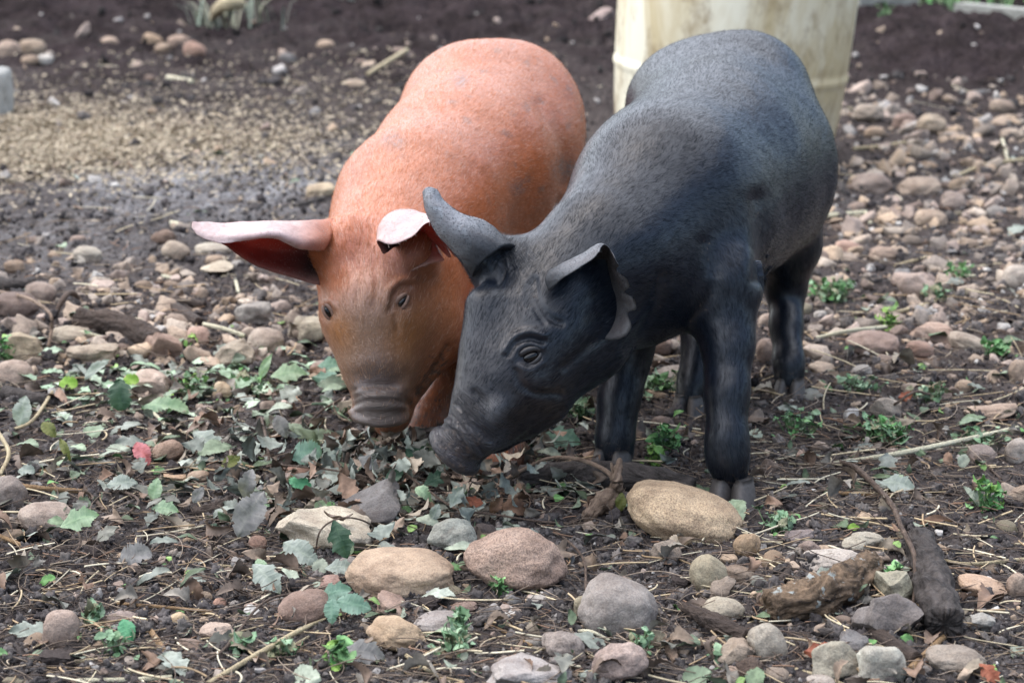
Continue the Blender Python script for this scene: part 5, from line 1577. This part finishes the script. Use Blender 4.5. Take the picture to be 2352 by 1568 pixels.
twigs = [
 ('branch', [(1931, 1060, .004), (1971, 1078, .008), (2043, 1152, .012), (2071, 1212, .016), (2099, 1272, .02), (2103, 1336, .012), (2095, 1396, 0)], [5, 7, 7, 6, 6, 5, 3], TWIGM, 'long bent brown branch leading down to the dark log', 'branch'),
 ('root', [(1066, 1123), (1145, 1107, .006), (1195, 1082, .02), (1257, 1053, .034), (1321, 1053, .038), (1375, 1071, .034), (1408, 1096, .028), (1419, 1125, .012)], [3, 4, 5, 4, 5, 5, 6, 7], ROOTM, 'thin root arching over the dark log', 'root'),
 ('root', [(1424, 1056, .045), (1416, 1100, .03), (1412, 1130, .012), (1382, 1154, .004), (1347, 1188, 0)], [6, 12, 15, 24, 14], ROOTM, 'pale knotted root stump in front of the dark log', 'root'),
 ('root', [(1404, 1062, .045), (1410, 1100, .028), (1400, 1140, .01)], [3, 6, 9], ROOTM, 'slim pale root prong beside the knotted stump', 'root'),
 ('vine', [(806, 1056, .02), (897, 1067, .025), (972, 1118, .02), (1048, 1168, .016), (1123, 1179, .01), (1260, 1199, .004), (1386, 1200)], 2.6, TWIGM, 'thin vine trailing from the snout to the knotted root', 'vine'),
 ('vine', [(612, 1071, .012), (666, 1069, .016), (781, 1082, .016), (907, 1110, .012), (940, 1122, .004)], 2.4, TWIGM, 'thin vine running above the cream rock', 'vine'),
 ('vine', [(724, 1282), (734, 1222, .03), (770, 1193, .04), (817, 1190, .04), (857, 1211, .02), (830, 1240, .01)], 2.0, TWIGM, 'thin vine loop arching over the cream rock', 'vine'),
 ('stem', [(766, 1414, .008), (742, 1478), (727, 1545)], [3, 4, 4], TWIGM, 'grey stem below the blue-green sprig', 'stem'),
 ('vine', [(1260, 1204), (1336, 1276, .008), (1347, 1359, .02), (1365, 1456)], [2, 3, 3, 3], TWIGM, 'wiry stem crossing the purple-grey cobble', 'stem'),
 ('root', [(275, 1127), (311, 1140, .008), (311, 1164, .01), (238, 1215, .004), (180, 1249), (126, 1293)], 3, TWIGM, 'long wiry root crossing the lower left mud', 'root'),
 ('root', [(160, 1202, .02), (184, 1232, .02), (170, 1270, .01), (88, 1314)], 3, TWIGM, 'hooked wiry root right of the tan-grey cobble', 'root'),
 ('twig', [(432, 1530), (510, 1494, .004), (578, 1409, .012), (620, 1375, .012), (677, 1361, .004)], [5, 4, 3, 3, 3], TWIGM, 'curving tan twig left of the brown egg stone', 'twig'),
 ('root', [(-6, 669, .01), (62, 684, .03), (113, 718, .035), (118, 759, .015), (111, 797)], 4, ROOTM, 'arched reddish root over the dark brown stone', 'root'),
 ('root', [(127, 722), (147, 684, .02), (166, 672, .02), (188, 694)], 6, TWIGM, 'small arched root right of the reddish one', 'root'),
 ('straw', [(1915, 1062), (2010, 1050, .006), (2100, 1034, .01), (2230, 1006, .01), (2338, 980, .004)], [3.5, 6, 6.5, 6, 4], STRAWW, 'very long pale straw on the right side', 'straw'),
 ('straw', [(478, 1568), (600, 1497, .006), (690, 1446, .010), (747, 1420, .004)], [6, 7, 6, 2.5], STRAWH, 'thick golden straw rising from the bottom edge to the egg stone', 'straw'),
 ('straw', [(600, 1530), (680, 1478, .004), (745, 1440)], [2, 3, 2.5], STRAWH, 'thin straw lying beside the thick golden one', 'straw'),
 ('straw', [(270, 1385), (360, 1392, .004), (488, 1404)], 4, STRAWG, 'brown straw above the angular slab', 'straw'),
 ('straw', [(322, 917, .012), (380, 975)], 4, STRAWW, 'white straw crossing the large mint leaf', 'straw'),
 ('straw', [(468, 744, .01), (515, 755, .01), (562, 771, .004)], 5, STRAWW, 'pale straw left of the grey angular stone', 'straw'),
 ('straw', [(150, 757, .008), (200, 765, .01), (245, 777, .004)], 4, STRAWW, 'white straw on top of the short grey log', 'straw'),
 ('straw', [(385, 178), (442, 188)], 6, STRAWW, 'far white splinter on the soil left of the red back', 'straw'),
 ('straw', [(845, 170, .01), (890, 142, .01), (935, 115, .01)], 5, STRAWH, 'far straw left of the red rump', 'straw'),
 ('straw', [(393, 511), (430, 521)], 6, STRAWW, 'white splinter behind the tip of the pale ear', 'straw'),
 ('straw', [(540, 640), (548, 672)], 4, STRAWW, 'short white straw below the pale ear', 'straw'),
 ('straw', [(372, 634), (402, 640)], 5, STRAWW, 'short white splinter below the ear tip', 'straw'),
 ('straw', [(1885, 496), (1990, 488)], 6, STRAWW, 'white straw just right of the black flank', 'straw'),
 ('straw', [(1988, 488), (2000, 514)], 5, STRAWW, 'short white straw at the end of the one by the flank', 'straw'),
 ('straw', [(1960, 342), (2020, 336), (2080, 327)], 4, STRAWH, 'far straw in front of the barrel-side stones', 'straw'),
 ('straw', [(2190, 408), (2260, 380), (2352, 366)], 5, STRAWH, 'far long straw near the right edge', 'straw'),
 ('straw', [(2302, 320), (2316, 370)], 4, STRAWW, 'far short white straw near the right edge', 'straw'),
 ('straw', [(1876, 776), (1950, 760, .01), (2035, 751, .004)], 5, STRAWW, 'pale straw above the pinkish oval cobble', 'straw'),
 ('straw', [(1958, 720), (2040, 718), (2080, 712), (2160, 690), (2220, 672)], 5, STRAWH, 'kinked straw in the right stony patch', 'straw'),
 ('straw', [(2160, 632), (2240, 634)], 4, STRAWW, 'white straw above the kinked one', 'straw'),
 ('straw', [(2055, 610), (2150, 585)], 4, STRAWH, 'thin straw above the large flat pinkish rock', 'straw'),
 ('straw', [(175, 1562), (300, 1560), (395, 1554)], 6, STRAWW, 'broad white straw on the bottom edge at left', 'straw'),
 ('straw', [(232, 1510), (300, 1546)], 3.5, STRAWW, 'short white straw above the bottom edge at left', 'straw'),
 ('straw', [(75, 1540), (140, 1522), (260, 1510)], 4.5, STRAWH, 'tan straw left of the white ones near the bottom', 'straw'),
 ('straw', [(20, 1112), (110, 1122, .004), (190, 1128)], 6, STRAWG, 'golden stalk behind the tan-grey cobble', 'straw'),
 ('straw', [(-5, 1228), (75, 1262)], 5, STRAWG, 'brown stalk on the left edge below the cobbles', 'straw'),
 ('straw', [(910, 1488), (1000, 1548), (1075, 1568)], 5, STRAWH, 'straw slanting down from the saddle-shaped stone', 'straw'),
 ('straw', [(1095, 1425), (1160, 1450), (1222, 1482)], 4, STRAWG, 'brown straw below the domed cobble', 'straw'),
 ('straw', [(470, 1295), (540, 1302), (600, 1318)], 3.5, STRAWH, 'thin straw above the silvery lobed leaf', 'straw'),
 ('straw', [(2139, 1276), (2219, 1294, .006), (2352, 1284)], [3, 4, 5], STRAWH, 'straw pointing right from the thick dark log', 'straw'),
 ('twig', [(1827, 1536), (1899, 1556), (1940, 1572)], [5, 4, 4], STRAWH, 'pale twig on the bottom edge below the leaning oval', 'twig'),
 ('twig', [(1927, 1132), (2051, 1137)], 5, STRAWG, 'reddish stalk left of the long bent branch', 'twig'),
 ('twig', [(1800, 1140), (1870, 1118), (1940, 1085)], 3, TWIGM, 'thin twig right of the near black hoof', 'twig'),
 ('twig', [(1750, 1000), (1850, 1040), (1960, 1080)], 3, TWIGM, 'grey twig behind the near black hoof', 'twig'),
 ('twig', [(1620, 1150), (1660, 1090, .025)], 3, TWIGM, 'short twig leaning on the near black hoof', 'twig'),
 ('root', [(2040, 940), (2060, 925, .02), (2100, 900, .03), (2135, 905, .02)], 3, TWIGM, 'curled root over the orange-brown leaf', 'root'),
 ('root', [(2180, 985), (2230, 1000), (2260, 1060), (2300, 1100)], 3, TWIGM, 'wavy thin root crossing the long straw', 'root'),
 ('straw', [(620, 1075), (612, 1010, .02), (600, 960, .01)], 3, TWIGM, 'upright dry stem left of the spotted leaf', 'stem'),
 ('straw', [(788, 1090), (800, 1040, .02)], 5, TWIGM, 'brown twig stub right of the silvery serrated leaf', 'twig'),
 ('twig', [(680, 1010), (730, 950, .02), (785, 915, .03)], [2, 2.5, 3], TWIGM, 'thin dark twig rising to the red snout', 'twig'),
 ('straw', [(0, 1090), (20, 1040, .01), (-5, 990, .02)], 5, STRAWH, 'curling pale stalk on the left edge', 'straw'),
 ('straw', [(20, 990), (75, 965, .01), (120, 900, .01)], 4, STRAWH, 'pale stalk right of the curling one', 'straw'),
 ('straw', [(60, 1075), (110, 1080), (190, 1070)], 3.5, STRAWG, 'orange stalk below the olive leaf', 'straw'),
 ('straw', [(1990, 1545), (2060, 1500)], 2.5, STRAWH, 'fine straw across the whitish block', 'straw'),
 ('twig', [(1400, 1470), (1360, 1450, .006), (1330, 1448)], 4, STRAWW, 'pale bent fibre beside the purple-grey cobble', 'straw'),
]
for nm, pts, r, mat, lab, cat in twigs: tube(nm, pts, r, mat, lab, cat, 8 if max(r if hasattr(r, '__len__') else [r]) < 12 else 26, max(12, 12*len(pts)), .10 if max(r if hasattr(r, '__len__') else [r]) < 12 else .32)

# walnut
V, F = stone_shape(512, 'd', 5); p = GG(1725, 1538, .010); a = M(p, 32)
V = V*np.array([a, a*.9, a*.85]); V = V*(1+.07*np.abs(np.sin(V[:, :1]/a*9+3*vnoise(V, 90, 4)[:, None])))
o = link_at('walnut', V+p, F, p, mats=[GRANITE], label='dark brown walnut husk beside the leaning grey oval stone', cat='walnut'); o.color = (.075, .055, .045, 1)

# mud lump against the flat oval cobble and egg stone
for (px, py, r, lab) in ((985, 1388, 24, 'dark mud clod stuck to the pinkish chip'), (130, 1515, 44, 'dark mud lump at the foot of the upright egg stone'), (215, 1275, 30, 'grey mud lump beside the hooked wiry root'), (1560, 1340, 24, 'dark clod under the mud-caked stone')):
    V, F = stone_shape(int(px), 'b', 3); p = GG(px, py, .004); a = M(p, r)
    V = V*np.array([a, a*.8, a*.6])*(1+.25*vnoise(V, 4, 8)+.15*vnoise(V, 9, 5))[:, None]
    c = np.tile([.045, .036, .033], (len(V), 1))
    link_at('mud_clod', V+p, F, p, mats=[CRUMB], col=c, label=lab, cat='mud clod')

# ------------------------------------------------------------------ weeds
def weed(px, py, wpx, n, pal, label, h=.025, seed=1, lt=0, size=.007):
    rg = np.random.default_rng(seed); p = GG(px, py); w = M(p, wpx)
    V0, F0, vn = LT[lt]; V0 = V0[::1]
    pos = np.zeros((n, 3)); pos[:, 0] = rg.normal(0, w*.45, n); pos[:, 1] = rg.normal(0, w*.55, n); pos[:, 2] = rg.uniform(.1, 1, n)**1.3*h+.003
    L = rg.uniform(.6, 1.3, n)*size
    R = rotmats(rg, n, .55)
    VV = (np.einsum('nij,nvj->nvi', R, V0[None]*L[:, None, None])+pos[:, None, :]).reshape(-1, 3)
    FF = (F0[None]+np.arange(n)[:, None, None]*len(V0)).reshape(-1, 4)
    c = np.repeat(pick(rg, n, pal, .3), len(V0), axis=0)
    sv, sf = stalk_tm(.1, 4, .03, 3)
    k = n; SV = []; SF = []
    for i in range(k):                      # stems to the ground
        a = pos[i]; b = np.array([a[0]*.5, a[1]*.5, -.002]); d = a-b; s_ = unit(np.cross(d, [0.3, 1, 0]))*.0005; s2 = unit(np.cross(d, s_))*.0005
        q = len(VV)+len(SV); SV += [b-s_, b+s_, b+s2, a-s_, a+s_, a+s2]; SF += [(q, q+1, q+4, q+3), (q+1, q+2, q+5, q+4), (q+2, q, q+3, q+5)]
    VV = np.vstack([VV, np.array(SV)]); FF = np.vstack([FF, np.array(SF)])
    c = np.vstack([c, np.tile([.12, .20, .09], (len(SV), 1))])
    return link('weed', mesh_from('weed', VV, FF, True, [LEAFM], None, c), label=label, cat='weed', group='small green weeds sprouting from the soil', loc=tuple(p))
GR = [(.10, .25, .08), (.17, .32, .13), (.07, .16, .06)]; GL = [(.22, .36, .08), (.14, .27, .07)]; GM = [(.22, .32, .20), (.16, .26, .15), (.10, .18, .09), (.20, .20, .12)]
weeds = [
 (1912, 690, 60, 120, GM+GR, 'largest green weed patch right of the near hind leg', .03), (2040, 1012, 60, 110, GR+GM, 'green weed patch above the left end of the long straw', .022),
 (1530, 1040, 34, 60, GR, 'green weed between the black front legs', .03), (1505, 1075, 22, 36, GL, 'lime weed just behind the dark log', .025),
 (2040, 755, 22, 30, GL, 'yellow-green tuft above the pinkish oval cobble', .03), (2290, 822, 38, 40, GR, 'dark green weed on the right behind the litter', .02),
 (2130, 925, 40, 50, GM, 'pale green weed near the orange-brown leaf', .02), (2265, 1175, 34, 40, GL+GR, 'green sprig on the right above the log', .03),
 (780, 1538, 30, 30, GR+GL, 'bright seedlings on the bottom edge under the grey stem', .025), (1040, 1500, 44, 50, GM, 'pale green seedling patch right of the saddle-shaped stone', .02),
 (1055, 1450, 24, 20, GM, 'tiny pale weed on the flat grey stone edge', .016), (215, 1440, 26, 20, GM, 'pale green sprig right of the upright egg stone', .02),
 (265, 1505, 40, 26, GM, 'mint seedlings under the bright green leaf', .018), (1150, 1368, 20, 16, GR, 'small green shoots at the foot of the domed cobble', .016),
 (1220, 1358, 18, 14, GL, 'small lime shoots right under the domed cobble', .014), (1475, 1495, 26, 24, GM, 'little weed between the purple-grey and pink cobbles', .018),
 (1790, 1225, 40, 36, GM, 'grey-green seedlings right of the upright tan stone', .018), (2045, 1345, 20, 16, GR, 'small green sprig behind the pale olive block', .02),
 (15, 830, 34, 40, GR, 'green weed on the left edge in the stony band', .03), (560, 905, 50, 50, GM+GR, 'green weed band left of the red chin', .02),
 (430, 905, 46, 46, GM+GL, 'green weed behind the large mint leaf', .025), (2250, 1020, 60, 70, GM, 'fine weeds around the middle of the long straw', .014),
 (1330, 960, 40, 40, GM, 'small weeds behind the black jaw', .02), (1500, 900, 60, 60, GM+GR, 'weeds between the black pig legs', .02),
 (1960, 900, 50, 40, GM, 'sparse weeds right of the near hind hoof', .015), (650, 1510, 30, 16, GM, 'few weeds above the thick golden straw', .014),
 (555, 1495, 24, 20, GM, 'grey-green rosette between straws, lower left', .012), (1650, 1235+290, 24, 10, GM, 'tiny weed left of the walnut', .01),
 (2200, 640, 40, 40, GR, 'green weed right of the large flat pinkish rock', .02), (2140, 690, 30, 30, GM, 'mint weed by the kinked straw', .02),
 (436, 798, 18, 16, GL, 'lime sprig under the pinkish round stone', .016), (2300, 120, 40, 30, GM, 'far pale weed near the right edge', .03),
 (2030, 45, 18, 14, GR, 'far small green plant beside the barrel top', .05), (1830, 1000, 50, 40, GM+GR, 'weeds behind the near front leg of the black pig', .02),
]
for i, (px, py, w, n, pal, lab, h) in enumerate(weeds): weed(px, py, w, n, pal, lab, h, 300+i, [0, 5, 1][i % 3], .0075 if i % 3 else .006)

# ------------------------------------------------------------------ barrel, block, far things
BARM = NM('stained_white_plastic'); co = BARM.coord()
n1 = BARM.noise(BARM.scale(co, (1, 1, .35)), 7, 5, .65, .5); n2 = BARM.noise(co, 30, 5, .7); 
c = BARM.mix(BARM.rng(n1, .42, .62), (.80, .76, .60), (.54, .45, .27))
c = BARM.mix(BARM.rng(BARM.noise(BARM.scale(co, (1, 1, .6)), 13, 4, .7), .48, .66, 0, .9), c, (.27, .19, .10))
hz = BARM.new('ShaderNodeSeparateXYZ'); BARM.l.new(co, hz.inputs[0])
dt = BARM.math('MULTIPLY', BARM.rng(hz.outputs[2], .22, .0), BARM.rng(n2, .35, .6))
c = BARM.mix(BARM.math('MULTIPLY', dt, .7), c, (.20, .15, .085))
BARREL = BARM.fin(c, .42, BARM.bump(n2, .15, .002), .4)
BARREL.node_tree.nodes['Principled BSDF'].inputs['Subsurface Weight'].default_value = 0
def lathe(prof, seg=96, closed=True):
    V = []; F = []
    for r, z in prof:
        for k in range(seg):
            a = 2*math.pi*k/seg; V.append((r*math.cos(a), r*math.sin(a), z))
    n = len(prof)
    for i in range(n-1):
        for k in range(seg): F.append((i*seg+k, i*seg+(k+1) % seg, (i+1)*seg+(k+1) % seg, (i+1)*seg+k))
    F.append(tuple(range(seg))[::-1]); F.append(tuple((n-1)*seg+k for k in range(seg)))
    return np.array(V), F
prof = [(.195, 0), (.206, .006), (.213, .02), (.222, .06), (.230, .12), (.2345, .180), (.2355, .188), (.2385, .193), (.2385, .203), (.2355, .208), (.2365, .216), (.240, .30), (.243, .42), (.244, .50), (.2475, .506), (.2475, .520), (.244, .526), (.243, .62), (.238, .72), (.228, .765), (.210, .785), (.20, .79), (.195, .780), (.19, .775)]
bw = GG(1655, 366); bw[2] -= .012
prof = [(r*.935, z*.95) for r, z in prof]
barrel = bpy.data.objects.new('barrel', None); C.objects.link(barrel)
barrel.location = tuple(bw); barrel.rotation_euler = (0, math.radians(4.5), 0)
barrel['label'] = 'tall off-white plastic barrel with brown stains standing behind the black pig'; barrel['category'] = 'barrel'
V, F = lathe(prof); link('drum', mesh_from('drum', V, F, True, [BARREL]), barrel)
for sx in (-.11, .11):
    V, F = lathe([(.03, .770), (.032, .776), (.032, .796), (.026, .802), (.01, .803)], 24); V = V+np.array([sx, 0, 0])
    link('bung', mesh_from('bung', V, F, True, [BARREL]), barrel)

CONC = plain('grey_concrete', (.30, .30, .28), .85, .3, .8, 60)
p = GG(10, 262)
V0, F0 = ICO[5]; W = np.sign(V0)*np.abs(V0)**.28; W = W/np.abs(W).max(0)*np.array([.055, .05, .06]); W = W+fbm(W, 30, 3, .5, 2)[:, None]*.002
c0_ = p+np.array([-.044, .02, .035])
link_at('concrete_block', W+c0_, F0, c0_, mats=[CONC], label='weathered grey concrete block cut by the left edge', cat='block')

tube('root', [(490, 40, .02), (500, 22, .05), (520, 10, .08), (555, 8, .08)], [9, 12, 14, 12], STRAWH, 'far pale curved root stub near the top edge', 'root', 14, 24, .12)
def tuft(px, py, n, h, label, pal, spread_=.05, seed=3, name='grass'):
    rg = np.random.default_rng(seed); p = GG(px, py); V = []; F = []; col = []
    for i in range(n):
        b = np.array([rg.normal(0, spread_), rg.normal(0, spread_), 0]); a = rg.uniform(0, 6.28); hh = h*rg.uniform(.5, 1.1); ln = rg.uniform(.2, 1.0)*hh
        d = np.array([math.cos(a), math.sin(a), 0]); s_ = np.array([-d[1], d[0], 0])*.004
        q = len(V)
        V += [b-s_, b+s_, b+d*ln*.3+s_*.8+[0, 0, hh*.6], b+d*ln*.3-s_*.8+[0, 0, hh*.6], b+d*ln+[0, 0, hh*.85]]
        F += [(q, q+1, q+2, q+3), (q+3, q+2, q+4)]; cc = np.array(pal[rg.integers(len(pal))])*rg.uniform(.7, 1.2); col += [cc]*5
    return link(name, mesh_from(name, np.array(V), F, True, [STRAWM], None, np.array(col)), label=label, cat='grass', kind='stuff', loc=tuple(p))
tuft(560, 62, 36, .12, 'far grey-green dry grass tuft behind the pale root stub', [(.25, .28, .22), (.33, .33, .24), (.18, .22, .17)], .06, 3)
tuft(480, 60, 16, .10, 'far grey-green grass tuft left of the pale root stub', [(.25, .28, .22), (.33, .33, .24)], .03, 4)
tuft(790, 5, 14, .10, 'far pale grass tuft on the top edge', [(.35, .38, .34), (.28, .30, .25)], .03, 5)
# strip of grass and pale boards behind the soil heap
rg = np.random.default_rng(8); n = 9000
x_ = rg.uniform(1.0, 4.2, n); y_ = 7.35-(np.minimum(x_, 2)-1.05)*.75+rg.uniform(0, 1, n)**1.5*5
pos = np.stack([x_, y_, ground_low(x_, y_)], 1)
BLD = (np.array([(-.06, 0, 0), (.06, 0, 0), (.05, .15, .6), (-.05, .15, .6), (0, .5, 1)], float), np.array([(0, 1, 2, 2), (0, 2, 3, 3), (3, 2, 4, 4)])[:, :3])
BLD = (BLD[0], np.array([(0, 1, 2), (0, 2, 3), (3, 2, 4)]))
s = rg.uniform(.03, .08, (n, 1))*np.ones((n, 3))
batch('grass', BLD, pos, rotmats(rg, n, .25), s, pick(rg, n, [(.12, .30, .10), (.20, .38, .16), (.28, .36, .20)]), STRAWM, True, 'strip of bright green grass behind the pen at top right', 'grass')
PLK = plain('weathered_board', (.27, .27, .24), .75, .3, .5, 40)
for (x0, y0, x1, y1, lab) in ((2190, 40, 2400, 62, 'far pale weathered board on the ground at the top right'), (1975, 16, 2110, 20, 'second far pale board behind the heap by the barrel')):
    A = GG(x0, y0, .0); B = GG(x1, y1, .0); d = unit(B-A); sd_ = np.array([-d[1], d[0], 0]); 
    V = []
    for s_ in (0, 1):
        for t_ in (0, 1):
            for z_ in (0, 1): V.append((A if s_ == 0 else B)+sd_*.05*t_+np.array([0, 0, .045*z_-.005]))
    F = [(0, 1, 3, 2), (4, 6, 7, 5), (0, 4, 5, 1), (2, 3, 7, 6), (1, 5, 7, 3), (0, 2, 6, 4)]
    link_at('board', V, F, A, smooth=False, mats=[PLK], label=lab, cat='board')
